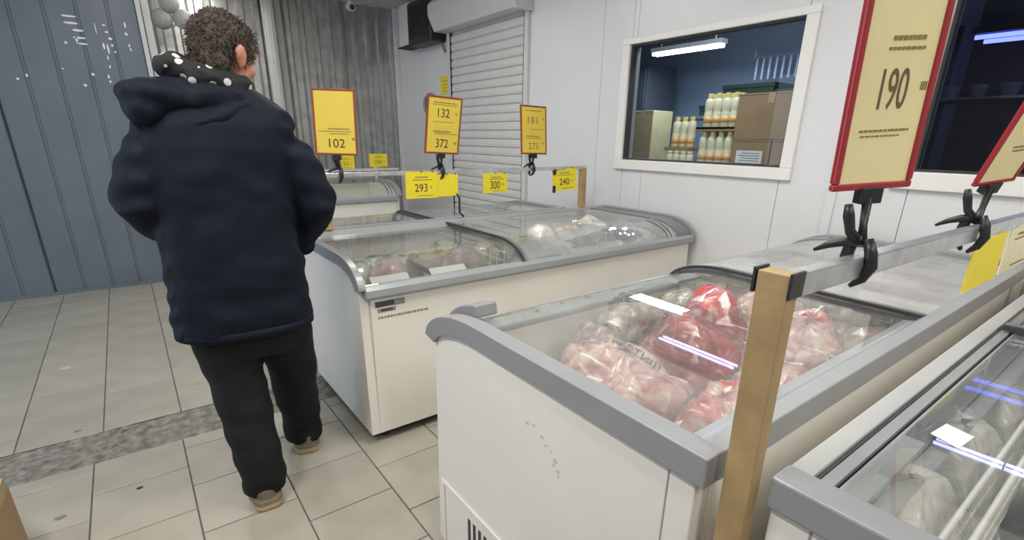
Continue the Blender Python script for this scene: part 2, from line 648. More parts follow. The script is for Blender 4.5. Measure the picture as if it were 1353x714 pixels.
def corrugated(x0, x1, y, z0, z1, pitch, prof, name, m, parent, phase=0.0):
    """vertical ribbed sheet facing -Y. prof: list of (fraction, depth towards viewer)"""
    pts = []
    k = math.floor((x0 - phase) / pitch)
    while phase + k * pitch < x1:
        for fr_, d in prof:
            x = phase + (k + fr_) * pitch
            if x0 <= x <= x1:
                pts.append((x, y - d))
        k += 1
    vs = [(p[0], p[1], z0) for p in pts] + [(p[0], p[1], z1) for p in pts] + [(p[0], p[1] + 0.004, z0) for p in pts] + [(p[0], p[1] + 0.004, z1) for p in pts]
    n = len(pts)
    fs = []
    for i in range(n - 1):
        fs += [(i, i + 1, n + i + 1, n + i), (2 * n + i + 1, 2 * n + i, 3 * n + i, 3 * n + i + 1)]
    return build(name, MB().add(vs, fs), m, parent)


# blue-grey sheet wall at the left
wb = tag(build('wall_back_blue', MB().box(XL, XBLUE, YBLUE + 0.02, YBLUE + 0.08, 0, CEIL), 'store_wall'), kind='structure')
bx = XL
PB = [(0.0, 0.012), (0.04, 0.022), (0.90, 0.022), (0.94, 0.012)]
for a, b in ((XL, -1.75), (-1.75, -0.70), (-0.70, XBLUE)):
    corrugated(a, b, YBLUE, 0.0, CEIL, 0.21, PB, 'ribbed_sheet', 'blue_sheet', wb, phase=-0.70)
build('floor_channel', MB().box(XL, XBLUE, YBLUE - 0.035, YBLUE - 0.015, 0, 0.03), 'blue_sheet', wb)
# small pale marks on the blue sheet
marks = []
for k, (dx, dz, w, h) in enumerate([(0, 0, .10, .018), (.005, -.05, .11, .018), (.04, -.10, .085, .02), (.035, -.155, .09, .016), (.015, -.17, .018, .05), (.05, -.20, .075, .014),
                                    (-.06, -.20, .02, .025), (.16, -.07, .008, .10), (.22, -.04, .03, .014), (.23, -.09, .028, .018), (.245, -.14, .03, .022), (.25, -.19, .02, .022), (.26, -.24, .018, .015),
                                    (.19, -.20, .016, .06), (.215, -.22, .014, .08), (.20, -.29, .012, .04), (.20, -.36, .014, .03), (.07, -.43, .022, .026), (.175, -.44, .016, .035), (.18, -.48, .018, .025),
                                    (.37, -.02, .014, .05), (.365, -.09, .022, .03), (.37, -.18, .014, .03), (.375, -.21, .015, .025), (-.36, -.47, .018, .03), (-.42, -.50, .018, .022), (-.49, -.22, .014, .07), (-.54, -.10, .02, .02),
                                    (.00, -.52, .025, .025), (-.12, -.40, .02, .012)]):
    cx, cz = -0.135 + dx, 2.30 + dz
    pts = [(cx + w / 2 * math.cos(t) * random.uniform(.8, 1.1), YBLUE - 0.0235, cz + h / 2 * math.sin(t) * random.uniform(.8, 1.1) - (cx + .1) * 0.0) for t in [2 * math.pi * i / 8 for i in range(8)]]
    build('pale_mark', MB().prism(pts, (0, 0, 0), (0, -0.001, 0)), 'fleck', wb)
# pale edge post where the blue sheet ends
tag(build('trim_1', MB().box(XBLUE, XBLUE + 0.035, YBLUE - 0.05, YBLUE + 0.08, 0, CEIL).box(XBLUE + 0.045, XBLUE + 0.10, YBLUE - 0.02, YBLUE + 0.08, 0, CEIL), 'pale_trim', bevel=0.004), kind='structure')

# galvanised ribbed wall at the back
wg = tag(build('wall_back', MB().box(XBLUE, XW + 0.1, YB + 0.02, YB + 0.1, 0, CEIL), 'plain_wall'), kind='structure')
PG = [(0.0, 0.0), (0.14, 0.034), (0.42, 0.034), (0.56, 0.0)]
for a, b in ((XBLUE, 1.03), (1.03, 1.73), (1.73, 2.43), (2.43, XW)):
    corrugated(a, b, YB, 0.0, CEIL, 0.158, PG, 'galvanised_sheet', 'galvanised', wg, phase=0.03)
tag(build('trim_2', MB().box(1.545, 1.655, YB - 0.10, YB - 0.036, 0, CEIL).box(1.57, 1.63, YB - 0.115, YB - 0.10, 0, CEIL), 'pale_trim', bevel=0.004), kind='structure')
# return wall closing the step between the two back walls
tag(build('wall_step', MB().box(XBLUE - 0.08, XBLUE - 0.02, YBLUE + 0.08, YB + 0.1, 0, CEIL), 'plain_wall'), kind='structure')

# right wall: base with openings, white sandwich panels with joints
WIN1 = (1.537, 2.775, 1.255, 2.055)   # y0,y1,z0,z1
WIN2 = (-0.95, 0.885, 1.270, 2.20)
SH = (4.03, 5.365, 0.0, 2.46)
mb = MB()
x0, x1 = XW + 0.012, XW + 0.10


def wall_with_holes(mb, x0, x1, ya, yb, holes):
    ys = sorted(holes, key=lambda h: h[0])
    y = ya
    for h in ys:
        mb.box(x0, x1, y, h[0], 0, CEIL)
        if h[2] > 0:
            mb.box(x0, x1, h[0], h[1], 0, h[2])
        mb.box(x0, x1, h[0], h[1], h[3], CEIL)
        y = h[1]
    mb.box(x0, x1, y, yb, 0, CEIL)


wall_with_holes(mb, x0, x1, YR, YB, [WIN2, WIN1, SH])
wr = tag(build('wall_right', mb, 'panel_base'), kind='structure')
G = 0.0018


def wpanel(y0, y1, z0, z1):
    build('wall_panel', MB().box(XW, XW + 0.014, y0 + G, y1 - G, z0 + (G if z0 > 0 else 0), z1 - G), 'panel', wr)


for a, b in ((6.10, 6.82), (5.365, 6.10), (3.07, 4.03)):
    wpanel(a, b, 0, CEIL)
wpanel(4.03, 5.365, 2.46, CEIL)
wpanel(2.775, 3.07, 0, CEIL)
wpanel(2.58, 2.775, 0, WIN1[2])
wpanel(2.73, 2.775, WIN1[3], CEIL)
wpanel(1.537, 2.58, 0, WIN1[2])
wpanel(1.537, 2.73, WIN1[3], CEIL)
wpanel(1.24, 1.537, 0, CEIL)
wpanel(0.885, 1.24, 0, CEIL)
wpanel(-0.95, 0.885, 0, WIN2[2])
wpanel(-0.95, 0.885, WIN2[3], CEIL)
wpanel(-3.0, -0.95, 0, CEIL)
tag(build('trim_3', MB().box(XW - 0.012, XW - 0.001, 1.205, 1.255, 0, CEIL), 'panel', bevel=0.003), kind='structure')
tag(build('trim_4', MB().box(XW - 0.05, XW - 0.001, YB - 0.12, YB - 0.04, 0, CEIL), 'panel', bevel=0.004), kind='structure')


def window(name, y0, y1, z0, z1, fo=0.085):
    r = empty(name, (XW, (y0 + y1) / 2, z0), kind='structure')
    f = MB()
    a, b = XW - 0.028, XW + 0.06
    f.box(a, b, y0 - fo, y1 + fo, z0 - fo, z0).box(a, b, y0 - fo, y1 + fo, z1, z1 + fo * .6)
    f.box(a, b, y0 - fo, y0, z0, z1).box(a, b, y1, y1 + fo, z0, z1)
    build('window_frame', f, 'pvc', r, bevel=0.004)
    g = MB()
    t = 0.012
    g.box(XW - 0.006, XW + 0.05, y0, y1, z0, z0 + t).box(XW - 0.006, XW + 0.05, y0, y1, z1 - t, z1)
    g.box(XW - 0.006, XW + 0.05, y0, y0 + t, z0 + t, z1 - t).box(XW - 0.006, XW + 0.05, y1 - t, y1, z0 + t, z1 - t)
    build('gasket', g, 'dark_gap', r)
    build('window_pane', MB().box(XW + 0.012, XW + 0.018, y0 + t, y1 - t, z0 + t, z1 - t), 'window_glass', r)
    return r


window('window_1', *WIN1, fo=0.07)
window('window_2', *WIN2, fo=0.085)

# ---- store rooms behind the windows
SX = 5.7
tag(build('wall_store', MB().box(SX, SX + 0.1, -2.2, 5.3, 0, CEIL), 'store_wall'), kind='structure')
tag(build('wall_store_side', MB().box(XW + 0.1, SX, 5.2, 5.3, 0, CEIL), 'store_wall'), kind='structure')
tag(build('wall_store_partition', MB().box(XW + 0.1, SX, 1.42, 1.50, 0, CEIL), 'store_wall'), kind='structure')
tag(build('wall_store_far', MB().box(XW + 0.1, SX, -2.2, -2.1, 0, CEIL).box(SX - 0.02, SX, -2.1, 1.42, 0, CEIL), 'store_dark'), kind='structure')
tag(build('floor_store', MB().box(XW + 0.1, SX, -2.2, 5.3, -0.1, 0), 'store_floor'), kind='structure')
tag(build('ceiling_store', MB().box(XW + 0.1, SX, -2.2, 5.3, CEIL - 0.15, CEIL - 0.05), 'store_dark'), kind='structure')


def tube_lamp(loc, length, m, label, group=None, body='lamp_body', n=2, sep=0.05, name='tube_lamp', wid=0.10):
    x, y, z = loc
    r = empty(name, (x, y, z), label, 'lamp', group)
    build('housing', MB().box(x - wid / 2, x + wid / 2, y - length / 2, y + length / 2, z, z + 0.04), body, r, bevel=0.004)
    for k in range(n):
        ox = (k - (n - 1) / 2) * sep
        build('light_tube', MB().tube([(x + ox, y - length / 2 + 0.02, z - 0.018), (x + ox, y + length / 2 - 0.02, z - 0.018)], 0.013, 10), m, r, smooth=True)
    return r


tube_lamp((4.6, 3.36, 2.245), 0.80, 'tube_white', 'white tube lamp hanging in the store room behind the bottle window', n=2, sep=0.06)
for hy in (3.05, 3.66):
    build('hanger', MB().box(4.595, 4.605, hy, hy + 0.01, 2.285, 2.78), 'lamp_body', D.objects['tube_lamp'])
area('store_lamp_light', (4.6, 3.36, 2.20), (0.15, 0.8), 30, (0.72, 0.87, 1.0))
l2 = tube_lamp((4.6, 0.62, 2.06), 1.05, 'tube_blue', 'violet blue tube lamp glowing in the dark room behind the price signs', body='store_dark', n=2, sep=0.21, wid=0.27)
for hy in (0.3, 0.95):
    build('hanger', MB().box(4.595, 4.605, hy, hy + 0.01, 2.10, 2.78), 'store_dark', l2)

def high_lamp(loc, length, m, label, **kw):
    o = tube_lamp(loc, length, m, label, **kw)
    x, y, z = loc
    for hy in (y - length / 3, y + length / 3):
        build('hanger', MB().box(x - 0.005, x + 0.005, hy, hy + 0.01, z + 0.04, 2.78), kw.get('body', 'lamp_body'), o)


high_lamp((4.57, 2.74, 2.60), 0.95, 'tube_violet', 'violet white twin tube lamp high in the store room, mirrored in the near freezer glass', n=2, sep=0.08, wid=0.14, body='store_dark')
high_lamp((4.85, 0.26, 2.70), 1.0, 'tube_violet', 'violet white twin tube lamp high in the dark room, mirrored in the lower right freezer', n=2, sep=0.08, wid=0.14, body='store_dark')
high_lamp((3.50, 2.35, 2.62), 0.9, 'tube_white', 'unseen white tube lamp added above the bottles to brighten them', n=1)  # out-of-view lamp, added only to light the bottle fronts
area('bottle_fill_light', (3.50, 2.35, 2.58), (0.12, 0.9), 14, (0.95, 0.95, 0.92), (0, R(-25), 0))  # fill light of the added lamp, aimed at the bottles

tb = empty('store_table', (3.95, 2.35, 0), 'table under the bottle packs and cartons in the store room', 'table')
build('table_top', MB().box(3.42, 4.30, 1.55, 3.10, 1.195, 1.225), 'store_floor', tb)
for lx in (3.46, 4.26):
    for ly in (1.60, 3.05):
        build('leg', MB().box(lx - 0.02, lx + 0.02, ly - 0.02, ly + 0.02, 0, 1.195), 'store_floor', tb)


def carton(x0, x1, y0, y1, z0, z1, label, m='cardboard', sticker=False, tape=True):
    r = empty('carton', ((x0 + x1) / 2, (y0 + y1) / 2, z0), label, 'box', 'cartons in the store room')
    build('box_body', MB().box(x0, x1, y0, y1, z0, z1), m, r, bevel=0.004)
    if tape:
        ym = (y0 + y1) / 2
        build('tape_strip', MB().box(x0 - 0.0012, x1, ym - 0.025, ym + 0.025, z1, z1 + 0.001).box(x0 - 0.0012, x0, ym - 0.025, ym + 0.025, z1 - 0.07, z1), 'tape', r)
    build('flap_line', MB().box(x0 - 0.001, x0, y0 + 0.004, y1 - 0.004, z1 - 0.012, z1 - 0.009), 'dark_gap', r)
    if sticker:
        build('paper_label', MB().box(x0 - 0.001, x0, y0 + 0.05, y1 - 0.04, z0 + 0.02, z0 + 0.11), 'paper_white', r)
        s = MB()
        for k in range(4):
            s.box(x0 - 0.0016, x0 - 0.001, y0 + 0.07, y1 - 0.06 - 0.02 * (k % 2), z0 + 0.035 + k * 0.018, z0 + 0.040 + k * 0.018)
        build('print_lines', s, 'ink_soft', r)['kind'] = 'stuff'
    return r


carton(3.80, 4.25, 1.76, 2.262, 1.415, 1.735, 'large brown carton on top of two smaller cartons behind the window')
carton(3.80, 4.25, 1.962, 2.258, 1.225, 1.413, 'small brown carton with white paper label under the large carton', sticker=True, tape=False)
carton(3.80, 4.25, 1.66, 1.952, 1.225, 1.413, 'small brown carton without label half hidden by the window frame', tape=False)
carton(4.62, 4.95, 3.70, 3.98, 1.10, 1.70, 'tall yellowish carton in the dark left corner behind the window', m='cardboard_pale')
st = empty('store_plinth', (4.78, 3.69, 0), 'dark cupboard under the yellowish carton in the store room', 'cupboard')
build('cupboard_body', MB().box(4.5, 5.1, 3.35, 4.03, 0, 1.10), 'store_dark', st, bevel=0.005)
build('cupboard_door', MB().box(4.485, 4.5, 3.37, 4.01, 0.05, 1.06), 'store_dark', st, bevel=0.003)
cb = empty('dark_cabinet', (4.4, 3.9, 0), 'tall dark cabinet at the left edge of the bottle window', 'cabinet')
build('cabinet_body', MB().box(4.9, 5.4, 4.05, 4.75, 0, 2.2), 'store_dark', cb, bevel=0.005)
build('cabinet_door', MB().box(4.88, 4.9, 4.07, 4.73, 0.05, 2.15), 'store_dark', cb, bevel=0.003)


def bottle_proto():
    r = empty('juice_bottle', (0, 0, 0), 'x', 'bottle', 'bottles stacked behind the window')
    build('bottle_body', MB().lathe([(0.032, 0), (0.036, 0.008), (0.036, 0.105), (0.032, 0.118), (0.036, 0.130), (0.036, 0.180), (0.031, 0.202), (0.018, 0.216), (0.018, 0.225)], (0, 0, 0), 14), 'bottle_white', r, smooth=True)
    build('bottle_label', MB().lathe([(0.0365, 0.030), (0.0365, 0.080)], (0, 0, 0), 14), 'bottle_label', r, smooth=True)
    build('bottle_cap', MB().lathe([(0.021, 0.220), (0.021, 0.244), (0.017, 0.248)], (0, 0, 0), 12), 'bottle_cap', r)
    return r


bp = bottle_proto()
first = True
for (x, ys, z, lab) in ((3.84, [2.312 + 0.075 * k for k in range(4)], 1.225, 'white bottle with orange band in the lower four-bottle row behind the window'),
                        (3.91, [2.312 + 0.075 * k for k in range(4)], 1.225, 'white bottle hidden in the second row of the lower bottle pack'),
                        (3.84, [2.300 + 0.075 * k for k in range(4)], 1.505, 'white bottle with orange band in the upper four-bottle row behind the window'),
                        (3.91, [2.300 + 0.075 * k for k in range(4)], 1.505, 'white bottle hidden in the second row of the upper bottle pack'),
                        (3.94, [2.735 + 0.075 * k for k in range(3)], 1.345, 'white bottle in the three-bottle pack left of the tall stack')):
    for q, y in enumerate(ys):
        b = bp if first else copy_tree(bp)
        first = False
        b.location = (x, y, z)
        b['label'] = lab + ', ' + ('rightmost', 'second from right', 'third from right', 'leftmost')[q if q < 3 or len(ys) == 4 else 3]
tag(build('cardboard_tray', MB().box(3.80, 3.96, 2.26, 2.60, 1.4745, 1.489).box(3.80, 3.803, 2.26, 2.60, 1.489, 1.505).box(3.803, 3.96, 2.26, 2.263, 1.489, 1.505).box(3.80, 3.96, 2.262, 2.60, 1.489, 1.5045), 'cardboard', origin=(3.88, 2.43, 1.474)), 'thin cardboard tray between the two bottle layers', 'tray')
tag(build('cardboard_tray', MB().box(3.86, 4.02, 2.69, 2.935, 1.315, 1.345), 'cardboard', origin=(3.94, 2.8, 1.315)), 'cardboard sheet under the three-bottle pack', 'tray')
jar = MB().lathe([(0.027, 0), (0.030, 0.005), (0.030, 0.06), (0.022, 0.07), (0.024, 0.072), (0.024, 0.088), (0.02, 0.09)], (0, 0, 0), 12)
for k in range(4):
    j = build('small_jar', jar, 'bottle_white', smooth=True)
    j.location = (3.84, 2.655 + 0.066 * k, 1.225)
    tag(j, 'small white jar in the front row on the store table, ' + ('rightmost', 'second from right', 'third from right', 'leftmost')[k], 'jar', 'small jars on the store table')
for k in range(3):
    j = build('small_jar', jar, 'bottle_white', smooth=True)
    j.location = (3.94, 2.72 + 0.075 * k, 1.225)
    tag(j, 'small white jar under the three-bottle pack, ' + ('right one', 'middle one', 'left one')[k], 'jar', 'small jars on the store table')
# dark crates and hanging strips further back
for (x, y0, y1, z0, z1, lab) in ((4.35, 2.30, 2.75, 1.62, 1.86, 'dark green crate behind the tall bottle stack'), (4.35, 2.02, 2.28, 1.62, 1.80, 'dark green crate behind the large carton'), (4.55, 2.9, 3.1, 1.60, 1.72, 'dark crate behind the three-bottle pack')):
    r = empty('plastic_crate', (x, (y0 + y1) / 2, z0), lab, 'crate')
    build('crate_body', MB().box(x, x + 0.3, y0, y1, z0, z0 + 0.02).box(x, x + 0.015, y0, y1, z0 + .02, z1).box(x + 0.285, x + 0.3, y0, y1, z0 + .02, z1).box(x + .015, x + .285, y0, y0 + 0.015, z0 + .02, z1).box(x + .015, x + .285, y1 - 0.015, y1, z0 + .02, z1), 'crate_green', r)
    build('crate_rim', MB().box(x - 0.008, x + 0.308, y0 - 0.008, y0, z1 - 0.03, z1).box(x - 0.008, x + 0.308, y1, y1 + 0.008, z1 - 0.03, z1).box(x - 0.008, x, y0, y1, z1 - 0.03, z1), 'crate_green', r)
sf = empty('store_shelf', (4.7, 2.6, 0), 'grey shelf carrying the dark crates in the store room', 'shelf')
build('shelf_board', MB().box(4.33, 4.9, 1.9, 3.15, 1.59, 1.62), 'store_floor', sf)
for sy in (1.93, 3.12):
    for sxx in (4.36, 4.87):
        build('upright', MB().box(sxx - 0.015, sxx + 0.015, sy - 0.015, sy + 0.015, 0, 1.59), 'store_floor', sf)
stc = empty('strip_curtain', (5.4, 2.65, 1.9), 'pale translucent plastic strips hanging at the back of the store room', 'curtain')
build('curtain_rail', MB().box(5.39, 5.41, 2.35, 3.15, 2.20, 2.215), 'store_floor', stc)
for hy in (2.4, 3.1):
    build('hanger', MB().box(5.397, 5.403, hy, hy + 0.006, 2.215, 2.78), 'alu', stc)
for k in range(11):
    y = 2.38 + k * 0.068
    build('strip', MB().box(5.395, 5.400, y, y + 0.022, 2.0, 2.20), 'strip_blue', stc)
# dark room behind the second window: faint shelf with small things
ds = empty('dark_shelf', (4.75, 0.4, 0), 'grey metal shelf in the dark room behind the price signs', 'shelf')
build('shelf_edge', MB().box(4.60, 4.62, -0.6, 1.38, 1.685, 1.70), 'alu', ds)
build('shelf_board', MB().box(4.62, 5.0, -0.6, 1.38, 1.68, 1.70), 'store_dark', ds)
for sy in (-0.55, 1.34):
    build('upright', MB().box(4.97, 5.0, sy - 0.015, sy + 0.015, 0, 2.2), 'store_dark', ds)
for k in range(8):
    y = 1.24 - k * 0.16
    o = build('small_tub', MB().lathe([(0.035, 0), (0.048, 0.06), (0.052, 0.062), (0.052, 0.075), (0.04, 0.08)], (4.70, y, 1.70), 12), 'store_floor', origin=(4.70, y, 1.70))
    tag(o, 'dim grey tub on the dark shelf, ' + ('first', 'second', 'third', 'fourth', 'fifth', 'sixth', 'seventh', 'eighth')[k] + ' from the left', 'tub', 'tubs on the dark shelf')

# ---- roller shutter
rs = empty('roller_shutter', (XW, 4.7, 0), 'closed white roller shutter with slats and housing on the white wall', 'shutter')
mb = MB()
ya, yb = 3.97, 5.44
prof = [(XW - 0.002, 2.765), (XW - 0.21, 2.765), (XW - 0.25, 2.72), (XW - 0.25, 2.62), (XW - 0.18, 2.475), (XW - 0.002, 2.475)]
mb.prism([Vector((p[0], 0, p[1])) for p in prof], (0, ya, 0), (0, yb, 0))
build('housing', mb, 'shutter_white', rs, bevel=0.006)
build('housing_end', MB().prism([Vector((p[0], 0, p[1])) for p in [(XW - 0.002, 2.78), (XW - 0.22, 2.78), (XW - 0.265, 2.73), (XW - 0.265, 2.61), (XW - 0.19, 2.46), (XW - 0.002, 2.46)]], (0, ya - 0.03, 0), (0, ya, 0)), 'shutter_white', rs, bevel=0.004)
build('guide_rail', MB().box(XW - 0.035, XW - 0.001, 3.975, 4.03, 0, 2.475), 'shutter_white', rs, bevel=0.004)
build('guide_rail', MB().box(XW - 0.035, XW - 0.001, 5.365, 5.42, 0, 2.475), 'shutter_white', rs, bevel=0.004)
build('guide_seal', MB().box(XW - 0.03, XW - 0.004, 4.03, 4.042, 0, 2.47).box(XW - 0.03, XW - 0.004, 5.35, 5.365, 0, 2.47), 'dark_gap', rs)
sp = 0.0815
slat = MB()
ss = [(-0.004, 0), (-0.016, 0.010), (-0.019, 0.035), (-0.016, 0.066), (-0.006, 0.0790), (0.002, 0.0790), (0.002, 0)]
slat.prism([Vector((p[0], 0, p[1])) for p in ss], (0, 4.042, 0), (0, 5.35, 0))
sl_me = None
for k in range(30):
    z = 0.005 + k * sp
    if sl_me is None:
        o = build('slat', slat, 'shutter_white')
        sl_me = o.data
    else:
        o = D.objects.new('slat', sl_me)
        COL.objects.link(o)
    o.parent = rs
    o.location = (XW - 0.004 - XW, -4.7, z)
build('slat_backing', MB().box(XW + 0.001, XW + 0.010, 4.03, 5.365, 0, 2.46), 'shutter_white', rs)

# ---- black unit in the corner, bracket, cable
cu = empty('speaker_box', (3.03, 5.76, 2.40), 'black boxy unit with vented front mounted high in the corner beside the shutter', 'speaker')
build('case', MB().box(2.95, 3.148, 5.48, 6.04, 2.40, 2.84), 'black_plastic', cu, bevel=0.02)
for k in range(12):
    build('grille_slat', MB().box(2.943, 2.95, 5.54, 5.98, 2.47 + k * 0.028, 2.483 + k * 0.028), 'black_plastic', cu)
build('side_cover', MB().box(2.97, 3.12, 6.025, 6.30, 2.43, 2.86), 'panel', cu, bevel=0.008)
build('shelf_bracket', MB().box(2.97, 3.145, 5.95, 6.36, 2.414, 2.428), 'dark_gap', cu)
build('cable', MB().tube([(3.12, 5.60, 2.44)] + [(3.12, 5.56 - 0.09 * math.sin(t), 2.42 - 0.12 * math.sin(t * 1.0) * (1 if t < 3.2 else 0)) for t in [0.2 + 0.3 * k for k in range(10)]] + [(3.12, 5.52, 2.52), (3.13, 5.50, 2.60)], 0.012, 8), 'bucket_grey', cu, smooth=True)

cc = empty('security_camera', (2.43, 6.4, 2.93), 'small white security camera under the ceiling at the back', 'camera')
build('mount', MB().lathe([(0.03, 0), (0.03, 0.02), (0.012, 0.025), (0.012, 0.10)], (2.43, 6.42, 2.83), 12), 'camera_white', cc)
build('camera_body', MB().tube([(2.44, 6.48, 2.815), (2.42, 6.33, 2.785)], 0.042, 16), 'camera_white', cc, smooth=False)
build('lens', MB().tube([(2.42, 6.331, 2.785), (2.4188, 6.322, 2.783)], 0.03, 16), 'black_plastic', cc)

# yellow tag and ring on the corner wall
wt = empty('wall_tag', (XW, 5.54, 1.86), 'small yellow tag on the white wall left of the shutter', 'tag')
build('tag_sheet', MB().box(XW - 0.006, XW - 0.001, 5.44, 5.64, 1.87, 2.06), 'label_yellow', wt)
s = MB()
for k in range(4):
    s.box(XW - 0.0068, XW - 0.006, 5.48, 5.60, 1.90 + k * 0.035, 1.907 + k * 0.035)
build('print_lines', s, 'ink_soft', wt)['kind'] = 'stuff'
tag(build('hose_coil', MB().tube([(XW - 0.03, 5.86 + 0.12 * math.cos(t), 1.77 + 0.115 * math.sin(t)) for t in [2 * math.pi * k / 24 for k in range(25)]], 0.018, 8).tube([(XW - 0.06, 5.86 + 0.10 * math.cos(t), 1.77 + 0.095 * math.sin(t)) for t in [2 * math.pi * k / 24 for k in range(25)]], 0.018, 8).box(XW - 0.07, XW - 0.001, 5.85, 5.87, 1.85, 1.90), 'bucket_grey', smooth=False, origin=(XW - 0.03, 5.86, 1.65)), 'grey coiled ring hanging on the white wall behind the 132 sign', 'coil')

# three round dull discs hanging by the blue wall
for (x, z, lab) in ((0.52, 2.375, 'left lower grey round lid hanging beside the blue wall'), (0.69, 2.395, 'right lower grey round lid hanging beside the blue wall'), (0.60, 2.515, 'topmost grey round lid hanging beside the blue wall')):
    r = empty('round_lid', (x, 6.05, z), lab, 'lid', 'round lids on the galvanised wall')
    M = Matrix.Rotation(R(90), 3, 'X')
    m1 = MB().lathe([(0.082, 0), (0.084, 0.012), (0.070, 0.03), (0.04, 0.042), (0.012, 0.046)], (0, 0, 0), 24)
    m1.v = [M @ v + Vector((x, 6.05, z)) for v in m1.v]
    build('disc', m1, 'bucket_grey', r, smooth=True)
    build('hook', MB().tube([(x, 6.05, z + 0.02), (x, 6.4, z + 0.05), (x, YB - 0.04, z + 0.05)], 0.006, 6), 'bucket_grey', r)

# ceiling tube fixtures of the shop
for i, (lx, ly, pw) in enumerate(ROOM_LIGHTS):
    tube_lamp((lx, ly, CEIL - 0.045), 1.25, 'ceiling_tube', 'white twin tube lamp on the shop ceiling ' + ('above the walkway left of the near freezer', 'above the near freezer', 'above the walkway behind the person', 'above the long freezer', 'behind the viewer on the left', 'behind the viewer on the right', 'close to the ribbed metal wall')[i], 'ceiling tube lamps', name='ceiling_lamp', n=2, sep=0.07, wid=0.16)


for (sx_, sy_, w_, m_) in ((-0.197, 2.308, 0.010, 'rubber'), (-0.53, 3.95, 0.024, 'scuff_pale'), (-0.45, 2.275, 0.016, 'cement'), (-0.43, 3.0, 0.014, 'cement')):
    build('floor_spot', MB().prism([Vector((sx_ + w_ * 1.4 * math.cos(t) * random.uniform(.7, 1), sy_ + w_ * math.sin(t) * random.uniform(.7, 1), 0.0008)) for t in [2 * math.pi * q / 8 for q in range(8)]], (0, 0, 0), (0, 0, 0.0006)), m_, floor)

# ------------------------------------------------------------------ freezers
def profile(Wd, zt, Rr, h, n=14, off=0.0, s0=0.0, rise=0.0):
    pts = []
    ns = 6
    for i in range(ns):
        s = s0 + (Wd - Rr - s0) * i / ns
        pts.append((s, zt + rise * s / Wd - off))
    cs, cz = Wd - Rr, zt + rise * (Wd - Rr) / Wd - h
    for i in range(n + 1):
        t = R(84) * i / n
        s, z = cs + Rr * math.sin(t) ** 1.0, cz + h * math.cos(t) ** 0.9
        # normal of the ellipse
        nx, nz = math.sin(t) / Rr, math.cos(t) / h
        L = math.hypot(nx, nz)
        pts.append((s - off * nx / L, z - off * nz / L))
    return pts


